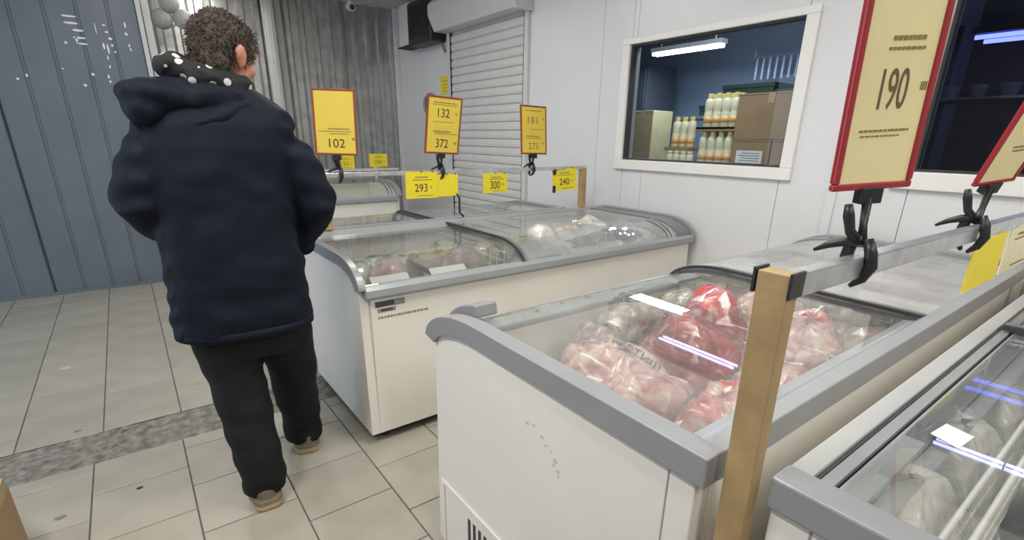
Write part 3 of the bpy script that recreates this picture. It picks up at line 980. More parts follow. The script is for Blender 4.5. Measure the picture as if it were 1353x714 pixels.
def freezer(label, x0, x1, yb, sg, Wd, zt, Rr=0.27, h=0.15, rise=0.0, split=None, over=0.0, depth=0.42, lids=True, left_glass='lid_glass', right_glass='lid_glass_frosted', grille=False, badge=False, tw=0.05, capw=0.0):
    root = empty('chest_freezer', ((x0 + x1) / 2, yb + sg * Wd / 2, 0), label, 'freezer', 'glass-topped chest freezers')

    def P(s, z, x=0.0):
        return Vector((x, yb + sg * s, z))

    def bx(mb, xa, xb, sa, sb, za, zb):
        a, b = yb + sg * sa, yb + sg * sb
        return mb.box(xa, xb, min(a, b), max(a, b), za, zb)

    zr = lambda s: zt + rise * s / Wd
    zf = zt + rise - h
    # body
    lower = profile(Wd, zt, Rr, h, off=0.045, rise=rise)
    lower = [(min(max(s, 0.02), Wd - 0.025), z) for s, z in lower]
    poly = [P(0.02, 0.05), P(Wd - 0.025, 0.05)] + [P(s, z) for s, z in reversed(lower)]
    mb = MB()
    mb.prism(poly, (x0 + 0.012, 0, 0), (x0 + 0.055, 0, 0))
    mb.prism(poly, (x1 - 0.055, 0, 0), (x1 - 0.012, 0, 0))
    bx(mb, x0 + 0.055, x1 - 0.055, Wd - 0.075, Wd - 0.025, 0.05, zf - 0.01)
    bx(mb, x0 + 0.055, x1 - 0.055, 0.02, 0.055, 0.05, zt - 0.055)
    bx(mb, x0 + 0.055, x1 - 0.055, 0.055, Wd - 0.075, 0.05, 0.09)
    build('body', mb, 'freezer_white', root, bevel=0.003)
    pl = MB()
    bx(pl, x0 + 0.05, x1 - 0.05, 0.06, Wd - 0.07, 0.012, 0.05)
    build('under_shade', pl, 'dark_gap', root)  # dark slab standing in for the shade in the gap under the freezer
    li = MB()
    bx(li, x0 + 0.056, x1 - 0.056, 0.056, Wd - 0.076, depth - 0.01, depth)
    xi = [x0 + 0.056 + (x1 - x0 - 0.112) * k / 3 for k in (1, 2)]
    build('inner_floor', li, 'liner', root)
    for x in xi:
        d = MB()
        for k in range(7):
            z = depth + 0.02 + k * 0.045
            bx(d, x - 0.002, x + 0.002, 0.06, Wd - 0.08, z, z + 0.004)
        for k in range(12):
            s = 0.07 + k * (Wd - 0.16) / 11
            bx(d, x - 0.002, x + 0.002, s, s + 0.004, depth, depth + 0.30)
        build('wire_divider', d, 'wire', root)
    # trims
    top = [P(s, z) for s, z in profile(Wd, zt, Rr, h, rise=rise)]
    bot = [P(s, z) for s, z in profile(Wd, zt, Rr, h, off=0.058, rise=rise)]
    build('end_trim', MB().band(top, bot, (x0, 0, 0), (x0 + tw, 0, 0)), 'trim_grey', root, bevel=0.004)
    build('end_trim', MB().band(top, bot, (x1 - tw, 0, 0), (x1, 0, 0)), 'trim_grey', root, bevel=0.004)
    # front rail: rounded bar
    fr = MB()
    cr_ = [(Wd - 0.085, zf + 0.012), (Wd - 0.05, zf + 0.03), (Wd - 0.015, zf + 0.03), (Wd + 0.002, zf + 0.015), (Wd + 0.004, zf - 0.02), (Wd - 0.02, zf - 0.032), (Wd - 0.085, zf - 0.01)]
    fr.prism([P(s, z) for s, z in cr_], (x0 + tw - 0.006, 0, 0), (x1 - tw + 0.006, 0, 0))
    build('front_rail', fr, 'rail_grey', root, bevel=0.006)
    br = MB()
    cb_ = [(0.0, zt - 0.06), (0.0, zt - 0.002), (0.035, zt - 0.002), (0.062, zt - 0.028), (0.09, zt - 0.032), (0.09, zt - 0.06)]
    br.prism([P(s, z) for s, z in cb_], (x0 + tw - 0.006, 0, 0), (x1 - tw + 0.006, 0, 0))
    build('back_rail', br, 'rail_grey', root, bevel=0.003)
    for xa in (x0 + 0.10, x1 - 0.10):
        for s in (0.10, Wd - 0.10):
            y = yb + sg * s
            build('foot', MB().lathe([(0.028, 0), (0.028, 0.015), (0.018, 0.018), (0.018, 0.052)], (xa, y, 0.0), 12), 'rubber', root)
    if lids:
        split = split or (x0 + x1) / 2
        for k, (xa, xb, off, gm) in enumerate(((x0 + tw, split + over, 0.030, left_glass), (split, x1 - tw - capw, 0.014, right_glass))):
            pr = profile(Wd, zt, Rr, h, off=off, s0=0.045, rise=rise)
            pr2 = profile(Wd, zt, Rr, h, off=off + 0.005, s0=0.045, rise=rise)
            lid = build('glass_lid', MB().band([P(s, z) for s, z in pr], [P(s, z) for s, z in pr2], (xa, 0, 0), (xb, 0, 0)), gm, root, smooth=False)
            f_o = profile(Wd, zt, Rr, h, off=off - 0.004, s0=0.045, rise=rise)
            f_i = profile(Wd, zt, Rr, h, off=off + 0.010, s0=0.045, rise=rise)
            if k == 0:
                build('lid_edge', MB().band([P(s, z) for s, z in f_o], [P(s, z) for s, z in f_i], (xb - 0.014, 0, 0), (xb, 0, 0)), 'lid_edge', lid)
            else:
                build('lid_edge', MB().band([P(s, z) for s, z in f_o], [P(s, z) for s, z in f_i], (xa, 0, 0), (xa + 0.010, 0, 0)), 'lid_edge', lid)
                build('lid_edge_strip', MB().band([P(s, z) for s, z in f_o], [P(s, z) for s, z in f_i], (xa + 0.010, 0, 0), (xa + 0.028, 0, 0)), 'alu', lid)
                build('lid_grip', MB().band([P(s, z + 0.006) for s, z in f_o[8:]], [P(s, z) for s, z in f_o[8:]], (xb - 0.10, 0, 0), (xb - 0.085, 0, 0)).band([P(s, z + 0.006) for s, z in f_o[8:]], [P(s, z) for s, z in f_o[8:]], (xb - 0.06, 0, 0), (xb - 0.045, 0, 0)), 'alu', lid)
        if grille:
          pk = profile(Wd, zt, Rr, h, off=-0.020, rise=rise)[10:19]
          pk2 = profile(Wd, zt, Rr, h, off=0.020, rise=rise)[10:19]
          build('lid_stop', MB().band([P(s, z) for s, z in pk], [P(s, z) for s, z in pk2], (x0 + 0.085, 0, 0), (x0 + 0.165, 0, 0)), 'trim_grey', root, bevel=0.006)
    if capw:
        ca = profile(Wd, zt, Rr, h, off=0.010, s0=0.045, rise=rise)
        cb2 = profile(Wd, zt, Rr, h, off=0.022, s0=0.045, rise=rise)
        build('end_cap', MB().band([P(s, z) for s, z in ca], [P(s, z) for s, z in cb2], (x1 - tw - capw, 0, 0), (x1 - tw, 0, 0)), 'cap_grey', root)
    if grille:
        zt_ = 0.30
        fr = MB()
        bx(fr, x0 + 0.006, x0 + 0.012, Wd - 0.06, Wd - 0.075, 0.06, zt_)
        bx(fr, x0 + 0.006, x0 + 0.012, 0.25, Wd - 0.06, zt_, zt_ + 0.014)
        build('vent_frame', fr, 'freezer_white', root, bevel=0.002)
        for k in range(14):
            g = MB()
            s = Wd - 0.22 - k * 0.03
            bx(g, x0 + 0.0105, x0 + 0.0125, s - 0.014, s, 0.08, 0.26)
            build('vent_slot', g, 'dark_gap', root)
        rq = random.Random(11)
        for (yy, zz, w) in ((0.79, 0.70, .008), (0.765, 0.705, .006), (0.735, 0.69, .008), (0.72, 0.675, .007), (0.70, 0.668, .007), (0.685, 0.652, .010), (0.69, 0.638, .006), (0.675, 0.630, .009), (0.672, 0.618, .005)):
            pts = [Vector((x0 + 0.012, yy + 0.03 + w * rq.uniform(.5, 1) * math.cos(t), zz + 0.05 + w * rq.uniform(.4, .8) * math.sin(t))) for t in [2 * math.pi * q / 7 for q in range(7)]]
            build('scuff', MB().prism(pts, (0, 0, 0), (-0.0006, 0, 0)), 'scuff_grey', root)
        g = MB()
        bx(g, x0 + 0.0108, x0 + 0.0122, 0.072, 0.0745, 0.05, zt - 0.06)
        build('panel_seam', g, 'panel_base', root)
    if badge:
        yy = yb + sg * (Wd - 0.025)
        build('maker_badge', MB().box(x0 + 0.075, x0 + 0.215, yy - 0.003, yy, zf - 0.072, zf - 0.047), 'lid_edge', root)
        build('badge_end', MB().box(x0 + 0.165, x0 + 0.213, yy - 0.0036, yy - 0.003, zf - 0.070, zf - 0.049), 'bucket_grey', root)
        build('small_plate', MB().box(x0 + 0.085, x0 + 0.17, yy - 0.002, yy, zf - 0.098, zf - 0.080), 'bucket_grey', root)
        build('plate_face', MB().box(x0 + 0.10, x0 + 0.155, yy - 0.003, yy - 0.002, zf - 0.093, zf - 0.084), 'lid_edge', root)
        t = MB()
        xx = x0 + 0.085
        rnd = random.Random(3)
        while xx < x0 + 0.33:
            w = rnd.uniform(0.006, 0.016)
            t.box(xx, xx + w, yy - 0.001, yy, zf - 0.128, zf - 0.118)
            xx += w + 0.004
        build('printed_line', t, 'ink_soft', root)['kind'] = 'stuff'
    return root


NX0, NY0, NW, NZ = 0.655, 0.35, 0.975, 0.922
MX0, MYF, MW, MZ = 0.70, 2.015, 0.895, 0.895
fz_near = freezer('near white chest freezer full of bagged meat, beside the wooden post', NX0, 3.06, NY0, 1, NW, NZ, Rr=0.27, h=0.125, rise=0.012, split=1.845, depth=0.55, grille=True)
fz_mid = freezer('long white chest freezer in front of the walking person, ending at the white wall', MX0, 3.11, MYF + MW, -1, MW, MZ, Rr=0.27, h=0.14, split=1.60, over=0.35, depth=0.54, badge=True, left_glass='lid_glass_mid', right_glass='lid_glass_mid_hazy', tw=0.034, capw=0.16)
fz_back = freezer('chest freezer standing directly behind the long freezer with the price bar', 0.75, 2.72, MYF + MW + 0.03, 1, 0.78, 0.895, Rr=0.24, h=0.14, split=1.6, depth=0.5, right_glass='lid_glass')
fz_far = freezer('farthest white chest freezer in front of the ribbed metal wall', 0.9, 2.32, 5.93, -1, 0.86, 0.95, Rr=0.30, h=0.17, depth=0.5, right_glass='lid_glass')


# ---- lower right freezer with flat sliding lids
def flat_freezer():
    x0, x1, y1, y0, zt = 0.70, 3.05, 0.272, -0.62, 0.92
    root = empty('chest_freezer', ((x0 + x1) / 2, (y0 + y1) / 2, 0), 'chest freezer with flat sliding lids and white bags at the lower right', 'freezer', 'glass-topped chest freezers')
    b = MB()
    b.box(x0 + 0.012, x0 + 0.06, y0 + 0.02, y1 - 0.005, 0.05, zt - 0.05).box(x1 - 0.06, x1 - 0.012, y0 + 0.02, y1 - 0.005, 0.05, zt - 0.05)
    b.box(x0 + 0.06, x1 - 0.06, y1 - 0.05, y1 - 0.005, 0.05, zt - 0.03).box(x0 + 0.06, x1 - 0.06, y0 + 0.02, y0 + 0.07, 0.05, zt - 0.03).box(x0 + 0.06, x1 - 0.06, y0 + 0.07, y1 - 0.05, 0.05, 0.09)
    build('body', b, 'freezer_white', root, bevel=0.003)
    build('inner_floor', MB().box(x0 + 0.061, x1 - 0.061, y0 + 0.071, y1 - 0.051, 0.54, 0.55), 'liner', root)
    for xa in (x0, x1 - 0.058):
        build('end_trim', MB().box(xa, xa + 0.058, y0, y1, zt - 0.055, zt), 'trim_grey', root, bevel=0.004)
    build('back_flange', MB().box(x0 + 0.06, x1 - 0.06, y1 - 0.034, y1, zt - 0.028, zt - 0.006), 'flange_grey', root, bevel=0.002)
    for k, (ya, yb2, z, m) in enumerate(((0.232, 0.236, zt - 0.012, 'lid_edge'), (0.212, 0.231, zt - 0.014, 'rail_grey'), (0.206, 0.211, zt - 0.022, 'rubber'), (0.168, 0.205, zt - 0.014, 'rail_grey'), (0.138, 0.166, zt - 0.030, 'trim_grey'))):
        build('lid_track', MB().box(x0 + 0.06, x1 - 0.06, ya, yb2, zt - 0.05, z), m, root)
    build('front_track', MB().box(x0 + 0.06, x1 - 0.06, y0, y0 + 0.10, zt - 0.05, zt - 0.012), 'trim_grey', root, bevel=0.003)
    lid = build('glass_lid', MB().box(x0 + 0.062, 1.93, y0 + 0.09, 0.20, zt - 0.014, zt - 0.010), 'lid_glass', root)
    lid2 = build('glass_lid', MB().box(1.90, x1 - 0.062, y0 + 0.09, 0.228, zt - 0.004, zt + 0.001), 'lid_glass', root)
    build('lid_edge', MB().box(1.885, 1.90, y0 + 0.09, 0.228, zt - 0.008, zt + 0.006), 'lid_edge', lid2)
    build('lid_edge_strip', MB().box(1.90, 1.925, y0 + 0.09, 0.228, zt + 0.001, zt + 0.006), 'alu', lid2)
    for xa in (x0 + 0.1, x1 - 0.1):
        for y in (y0 + 0.12, y1 - 0.12):
            build('foot', MB().lathe([(0.028, 0), (0.028, 0.015), (0.018, 0.018), (0.018, 0.052)], (xa, y, 0), 12), 'rubber', root)
    build('panel_seam', MB().box(x0 + 0.0106, x0 + 0.0121, 0.205, 0.208, 0.05, zt - 0.06), 'panel_base', root)
    # white stickers on the lid
    build('lid_sticker', MB().hexa([(1.05, 0.128, zt - 0.0098), (1.12, 0.122, zt - 0.0098), (1.135, 0.165, zt - 0.0098), (1.07, 0.172, zt - 0.0098), (1.05, 0.128, zt - 0.009), (1.12, 0.122, zt - 0.009), (1.135, 0.165, zt - 0.009), (1.07, 0.172, zt - 0.009)]), 'paper_white', lid)
    # wire basket divider running along the freezer
    for ys in (0.088, 0.060):
        d = MB()
        for z in (0.70, 0.78, 0.862):
            d.tube([(x0 + 0.065, ys, z), (x1 - 0.065, ys, z)], 0.0022 if z < 0.85 else 0.0042, 6)
        for k in range(56):
            x = x0 + 0.08 + k * 0.04
            d.tube([(x, ys, 0.60), (x, ys, 0.862)], 0.0016, 5)
        build('wire_divider', d, 'wire', root)
    return root


flat_freezer()


# ------------------------------------------------------------------ frozen goods
def blob(name, loc, size, rz, m, seed, label, cat, group, tilt=(0, 0), rough=0.16, flat=0.55, seal=True, nu=36, nv=20, exp=0.55, crease=0.0):
    M = Matrix.Rotation(rz, 3, 'Z') @ Matrix.Rotation(tilt[0], 3, 'X') @ Matrix.Rotation(tilt[1], 3, 'Y')
    sgn = lambda a, e: math.copysign(abs(a) ** e, a)
    vs = []
    for j in range(nv + 1):
        th = -math.pi / 2 + math.pi * j / nv
        for i in range(nu):
            ph = 2 * math.pi * i / nu
            x = sgn(math.cos(th), flat) * sgn(math.cos(ph), exp)
            y = sgn(math.cos(th), flat) * sgn(math.sin(ph), exp)
            z = sgn(math.sin(th), 0.9)
            # pillow: thin at the rim
            z *= (1 - 0.55 * max(abs(x), abs(y)) ** 4)
            q = Vector((x * size[0] / 2, y * size[1] / 2, z * size[2] / 2))
            q2 = q * 9 + Vector((seed * 7.3, seed * 3.1, 0))
            n1 = noise.noise(q2) * rough * size[2] * 1.6
            n2 = (1 - abs(noise.noise(q2 * 3.1))) * rough * size[2] * 0.5
            if crease:
                # crumpled film: sharp ridges at two scales
                w = noise.noise(q2 * 1.3 + Vector((5, 1, 9))) * 2.5
                n2 += crease * 0.007 * (1 - 2.2 * abs(noise.noise(q2 * 2.2 + Vector((w, -w, w)))))
                n2 += crease * 0.006 * (1 - 2.2 * abs(noise.noise(q2 * 5.5 + Vector((w, w, 3)))))
            q += Vector((x, y, z * 1.6)).normalized() * (n1 + n2)
            vs.append(M @ q)
    fs = []
    for j in range(nv):
        for i in range(nu):
            a, b = j * nu + i, j * nu + (i + 1) % nu
            fs.append((a, b, b + nu, a + nu))
    mb = MB().add(vs, fs)
    zmin = min(v.z for v in mb.v)
    r = empty(name, loc, label, cat, group)
    mb.v = [v - Vector((0, 0, zmin)) for v in mb.v]
    build('bag_body' if seal else 'pack_body', mb, m, r, smooth=True, local=True)
    if crease:
        # loose crumpled film around the contents
        rq = random.Random(int(seed * 13))
        fu, fv = 26, 14
        vs, fs = [], []
        for jj in range(fv + 1):
            th = -math.pi / 2 + math.pi * jj / fv
            for ii in range(fu):
                ph = 2 * math.pi * (ii + 0.5 * (jj % 2)) / fu
                x = sgn(math.cos(th), flat) * sgn(math.cos(ph), exp)
                y = sgn(math.cos(th), flat) * sgn(math.sin(ph), exp)
                z = sgn(math.sin(th), 0.9)
                z *= (1 - 0.45 * max(abs(x), abs(y)) ** 4)
                q = Vector((x * size[0] / 2, y * size[1] / 2, z * size[2] / 2))
                q2 = q * 9 + Vector((seed * 7.3, seed * 3.1, 0))
                g = noise.noise(q2) * rough * size[2] * 1.6 + rough * size[2] * 0.5 + 0.010 + rq.uniform(-0.006, 0.010)
                q += Vector((x, y, z * 1.6)).normalized() * g
                p = M @ q - Vector((0, 0, zmin))
                p.z = max(p.z, 0.0)
                vs.append(p)
        for jj in range(fv):
            for ii in range(fu):
                a_, b_ = jj * fu + ii, jj * fu + (ii + 1) % fu
                if jj % 2 == 0:
                    fs += [(a_, b_, a_ + fu), (b_, b_ + fu, a_ + fu)]
                else:
                    fs += [(a_, b_, b_ + fu), (a_, b_ + fu, a_ + fu)]
        build('film', MB().add(vs, fs), 'bag_film', r, local=True)
    if seal:
        s = MB()
        pts = []
        for k in range(13):
            y = (-0.5 + k / 12) * size[1] * 0.92
            pts.append((y, 0.012 * math.sin(k * 1.7 + seed), 0.006 * math.cos(k * 2.3 + seed)))
        vs, fs = [], []
        for k, (y, dx, dz) in enumerate(pts):
            for q in ((size[0] / 2 - 0.015, y, -0.002), (size[0] / 2 + 0.02 + dx, y, dz), (size[0] / 2 + 0.02 + dx, y, dz + 0.003), (size[0] / 2 - 0.015, y, 0.002)):
                vs.append(M @ Vector(q) - Vector((0, 0, zmin)))
        for k in range(12):
            for e in range(4):
                fs.append((4 * k + e, 4 * k + (e + 1) % 4, 4 * (k + 1) + (e + 1) % 4, 4 * (k + 1) + e))
        s.add(vs, fs)
        build('bag_seal', s, 'plastic_film', r, smooth=True, local=True)
    return r


MG = 'bagged meat in the near freezer'
Z0 = 0.551
near_goods = [
    ((0.98, 0.81, Z0), (0.26, 0.32, 0.25), -0.25, 'meat_pink', 'pink meat bag with dark lettering near the left end of the near freezer'),
    ((1.17, 1.06, Z0), (0.22, 0.18, 0.20), 0.8, 'meat_brown', 'brownish mottled bag behind the lettered meat bag'),
    ((1.03, 0.53, Z0), (0.22, 0.19, 0.24), 0.2, 'meat_redpale', 'red and white meat bag against the freezer back rail left of the post'),
    ((1.29, 0.80, Z0), (0.22, 0.24, 0.27), 0.1, 'meat_red', 'bright red meat bag under the violet reflection'),
    ((1.52, 0.89, Z0), (0.23, 0.24, 0.27), 0.6, 'meat_red', 'red meat bag with pale fat in the middle of the freezer'),
    ((1.28, 0.53, Z0), (0.20, 0.20, 0.24), 0.2, 'meat_redpale', 'pinkish red meat bag right behind the wooden post'),
    ((1.56, 0.60, Z0), (0.24, 0.24, 0.26), 0.9, 'meat_pink', 'large pale pink crumpled bag right of the post'),
    ((1.43, 1.13, Z0), (0.26, 0.18, 0.22), 0.0, 'meat_pale', 'beige bag lying along the curved front glass'),
    ((1.70, 1.08, Z0), (0.28, 0.24, 0.24), 0.1, 'meat_pale', 'beige crumpled bag in the far part under the lid joint'),
    ((1.73, 0.82, Z0), (0.24, 0.26, 0.27), 0.4, 'meat_pink', 'pale pink bag below the lid joint'),
    ((1.80, 0.54, Z0), (0.20, 0.20, 0.24), 0.0, 'meat_brown', 'dark reddish meat bag near the back rail at the lid joint'),
    ((2.06, 0.82, Z0), (0.26, 0.54, 0.24), 0.1, 'meat_pale', 'pale bag under the frosted right lid, left one'),
    ((2.42, 0.82, Z0), (0.28, 0.54, 0.24), 0.0, 'meat_pale', 'pale bag under the frosted right lid, middle one'),
    ((2.78, 0.82, Z0), (0.26, 0.54, 0.24), 0.0, 'meat_pink', 'pink bag under the frosted right lid, right one'),
]
for i, (loc, size, rz, m, lab) in enumerate(near_goods):
    o = blob('meat_bag', loc, (size[0], size[1], size[2]), rz, m, i + 1, lab, 'bag', MG, tilt=(0.05 * math.sin(i * 2.1), 0.06 * math.cos(i * 1.3)), rough=0.13, nu=72, nv=40, crease=1.0)
    if i == 0:
        body = o.children[0]
        t = text_mb('ИФОТИШ', 0.150, 0.036)
        rt, up = Vector((0.42, -0.91, 0)).normalized(), Vector((0.91, 0.42, 0)).normalized()
        nv = []
        for v in t.v:
            p = Vector((0.045, 0.0, 0)) + rt * v.x + up * v.z
            hit, loc_, nrm, idx = body.ray_cast(Vector((p.x, p.y, 0.6)), Vector((0, 0, -1)))
            nv.append(Vector((p.x, p.y, (loc_.z if hit else 0.2) + 0.0035 - v.y * 0.5)))
        t.v = nv
        build('bag_lettering', t, 'ink', o, local=True)

mid_goods = [
    ((0.84, 2.46, 0.542), (0.14, 0.20, 0.18), 0.2, 'frozen_white', 'white pack at the left end of the long freezer'),
    ((0.955, 2.30, 0.542), (0.12, 0.14, 0.24), 0.5, 'meat_pink', 'pink meat pack at the front left of the long freezer'),
    ((1.11, 2.48, 0.542), (0.16, 0.20, 0.20), 0.1, 'frozen_white', 'white frosty bag between the pink pack and the dark tray'),
    ((1.40, 2.34, 0.542), (0.18, 0.18, 0.24), 0.3, 'meat_brown', 'brown and pink bag right of the dark tray in the long freezer'),
    ((1.60, 2.38, 0.542), (0.19, 0.20, 0.24), 0.7, 'greens', 'olive and cream bag in the middle of the long freezer'),
    ((1.46, 2.58, 0.542), (0.22, 0.18, 0.22), 0.9, 'greens', 'olive bag at the back of the long freezer'),
    ((1.88, 2.26, 0.542), (0.24, 0.24, 0.28), 0.2, 'frozen_white', 'cream bag right of the olive bag in the long freezer'),
    ((2.12, 2.30, 0.542), (0.24, 0.28, 0.28), 0.0, 'meat_pale', 'beige bag under the frosted lid beside the lid joint'),
    ((2.42, 2.36, 0.542), (0.28, 0.36, 0.26), 0.0, 'frozen_white', 'white bag under the frosted lid in the middle'),
    ((2.80, 2.36, 0.542), (0.30, 0.36, 0.26), 0.0, 'frozen_white', 'white bag at the right end of the long freezer'),
    ((1.02, 2.68, 0.542), (0.34, 0.16, 0.16), 0.0, 'frozen_white', 'flat white bag at the back left of the long freezer'),
]
for i, (loc, size, rz, m, lab) in enumerate(mid_goods):
    blob('frozen_bag', loc, (size[0], size[1], size[2] * 1.12), rz, m, i + 31, lab, 'bag', 'bags in the long freezer', rough=0.10, nu=40, nv=22, crease=0.5)
tr = empty('dark_tray', (1.20, 2.28, 0.542), 'dark tilted tray standing among the bags of the long freezer', 'tray')
M = Matrix.Translation((1.20, 2.28, 0.72)) @ Matrix.Rotation(R(38), 4, 'Y')
t1 = MB().box(-0.12, 0.12, -0.12, 0.12, -0.01, 0.0).xf(M)
build('tray_base', t1, 'lid_edge', tr)
t2 = MB().box(-0.12, 0.12, -0.12, -0.112, 0.0, 0.04).box(-0.12, 0.12, 0.112, 0.12, 0.0, 0.04).box(-0.12, -0.112, -0.112, 0.112, 0, 0.04).box(0.112, 0.12, -0.112, 0.112, 0, 0.04).xf(M)
build('tray_rim', t2, 'bucket_grey', tr)
build('support', MB().box(1.15, 1.22, 2.25, 2.31, 0.542, 0.66), 'bucket_grey', tr)
for k, (xa, xb) in enumerate(((0.80, 0.985), (1.10, 1.30), (2.28, 2.48))):
    r = empty('price_strip', ((xa + xb) / 2, 2.10, 0.542), ['white card strip at the front left inside the long freezer', 'white card strip in front of the white frosty bag', 'white card strip under the frosted lid of the long freezer'][k], 'card')
    build('card', MB().hexa([(xa, 2.105, 0.76), (xb, 2.105, 0.76), (xb, 2.108, 0.76), (xa, 2.108, 0.76), (xa, 2.150, 0.792), (xb, 2.150, 0.792), (xb, 2.153, 0.792), (xa, 2.153, 0.792)]), 'paper_white', r)
    build('card_stand', MB().box((xa + xb) / 2 - 0.01, (xa + xb) / 2 + 0.01, 2.11, 2.115, 0.542, 0.762), 'bucket_grey', r)

for i, (loc, size, rz, m, lab) in enumerate([
    ((0.91, 0.152, 0.552), (0.27, 0.13, 0.31), 0.0, 'frozen_white', 'white bag at the near end of the lower right freezer'),
    ((1.19, 0.152, 0.552), (0.28, 0.13, 0.31), 0.0, 'frozen_white', 'white bag below the white sticker of the lower right freezer'),
    ((1.48, 0.152, 0.552), (0.28, 0.13, 0.31), 0.0, 'frozen_white', 'white bag farther along the lower right freezer'),
    ((1.76, 0.152, 0.552), (0.26, 0.13, 0.30), 0.0, 'frozen_white', 'white bag beside the lid joint of the lower right freezer'),
    ((0.95, -0.10, 0.552), (0.30, 0.26, 0.20), 0.1, 'meat_pale', 'beige bag in front of the wire divider at the lower right'),
    ((1.72, -0.10, 0.552), (0.34, 0.26, 0.20), 0.1, 'frozen_white', 'white bag in front of the wire divider at the right edge'),
]):
    blob('frozen_bag', loc, size, rz, m, i + 61, lab, 'bag', 'bags in the lower right freezer', rough=0.05, nu=56, nv=30, crease=0.22)
blob('black_pack', (1.32, -0.06, 0.552), (0.30, 0.22, 0.22), 0.3, 'black_bag', 77, 'black round-topped pack in front of the wire divider', 'bag', None, rough=0.06, seal=False, exp=0.9)


# ------------------------------------------------------------------ bars, posts, price signs
def wood_post(x, y, z0, z1, lean, label, w=0.030, d=0.045):
    r = empty('wooden_post', (x, y, z0), label, 'post')
    lx, ly = lean
    build('timber', MB().hexa([(x - w / 2 + lx, y - d / 2 + ly, z0), (x + w / 2 + lx, y - d / 2 + ly, z0), (x + w / 2 + lx, y + d / 2 + ly, z0), (x - w / 2 + lx, y + d / 2 + ly, z0),
                               (x - w / 2, y - d / 2, z1), (x + w / 2, y - d / 2, z1), (x + w / 2, y + d / 2, z1), (x - w / 2, y + d / 2, z1)]), 'wood', r, bevel=0.002)
    return r


wood_post(0.685, 0.311, 0.0, 1.235, (0.03, 0.0), 'pale wooden post holding the metal bar at the corner of the near freezer')
nb = empty('sign_bar', (1.5, 0.311, 1.2), 'galvanised square bar above the near freezer carrying the 190 sign', 'bar')
build('square_tube', MB().hexa([(0.701, 0.299, 1.192), (0.701, 0.325, 1.192), (2.9, 0.325, 1.150), (2.9, 0.299, 1.150), (0.701, 0.299, 1.228), (0.701, 0.325, 1.228), (2.9, 0.325, 1.186), (2.9, 0.299, 1.186)]), 'tube_metal', nb, bevel=0.003)
for yy in (0.2845, 0.3345):
    build('end_plate', MB().box(0.668, 0.704, yy, yy + 0.004, 1.203, 1.238), 'black_plastic', nb)
wood_post(2.88, 0.311, 0.0, 1.150, (0, 0), 'far wooden post under the bar of the near freezer')

MY = 2.885
wood_post(2.825, MY, 0.90, 1.19, (0.01, 0), 'short pinkish wooden post at the right end of the bar on the long freezer', w=0.045, d=0.045)
wood_post(0.86, MY, 0.90, 1.19, (0, 0), 'short wooden post at the left end of the bar, behind the person', w=0.045, d=0.045)
mbar = empty('sign_bar', (1.8, MY, 1.18), 'thin metal bar above the long freezer carrying three framed signs', 'bar')
build('square_tube', MB().box(0.83, 2.86, MY - 0.012, MY + 0.012, 1.182, 1.206), 'tube_metal', mbar, bevel=0.002)
build('hook_bracket', MB().tube([(1.68, MY, 1.18), (1.68, MY, 1.08), (1.71, MY - 0.02, 1.03), (1.71, MY - 0.02, 0.935), (1.75, MY, 0.905)], 0.007, 6), 'black_plastic', mbar)


def basis(yaw, tilt, roll):
    r = Vector((math.cos(yaw), math.sin(yaw), 0))
    n = Vector((math.sin(yaw), -math.cos(yaw), 0))
    u = Vector((0, 0, 1)) * math.cos(tilt) + n * math.sin(tilt)
    r2 = r * math.cos(roll) + u * math.sin(roll)
    u2 = -r * math.sin(roll) + u * math.cos(roll)
    n2 = r2.cross(u2)
    return r2, u2, n2


def dash_lines(mb, cx, cz, w, h, rnd):
    x = cx - w / 2
    while x < cx + w / 2:
        l = rnd.uniform(0.004, 0.011) * (w / 0.1) ** 0.5
        mb.box(x, min(x + l, cx + w / 2), -0.0042, -0.0035, cz - h / 2, cz + h / 2)
        x += l + 0.0022


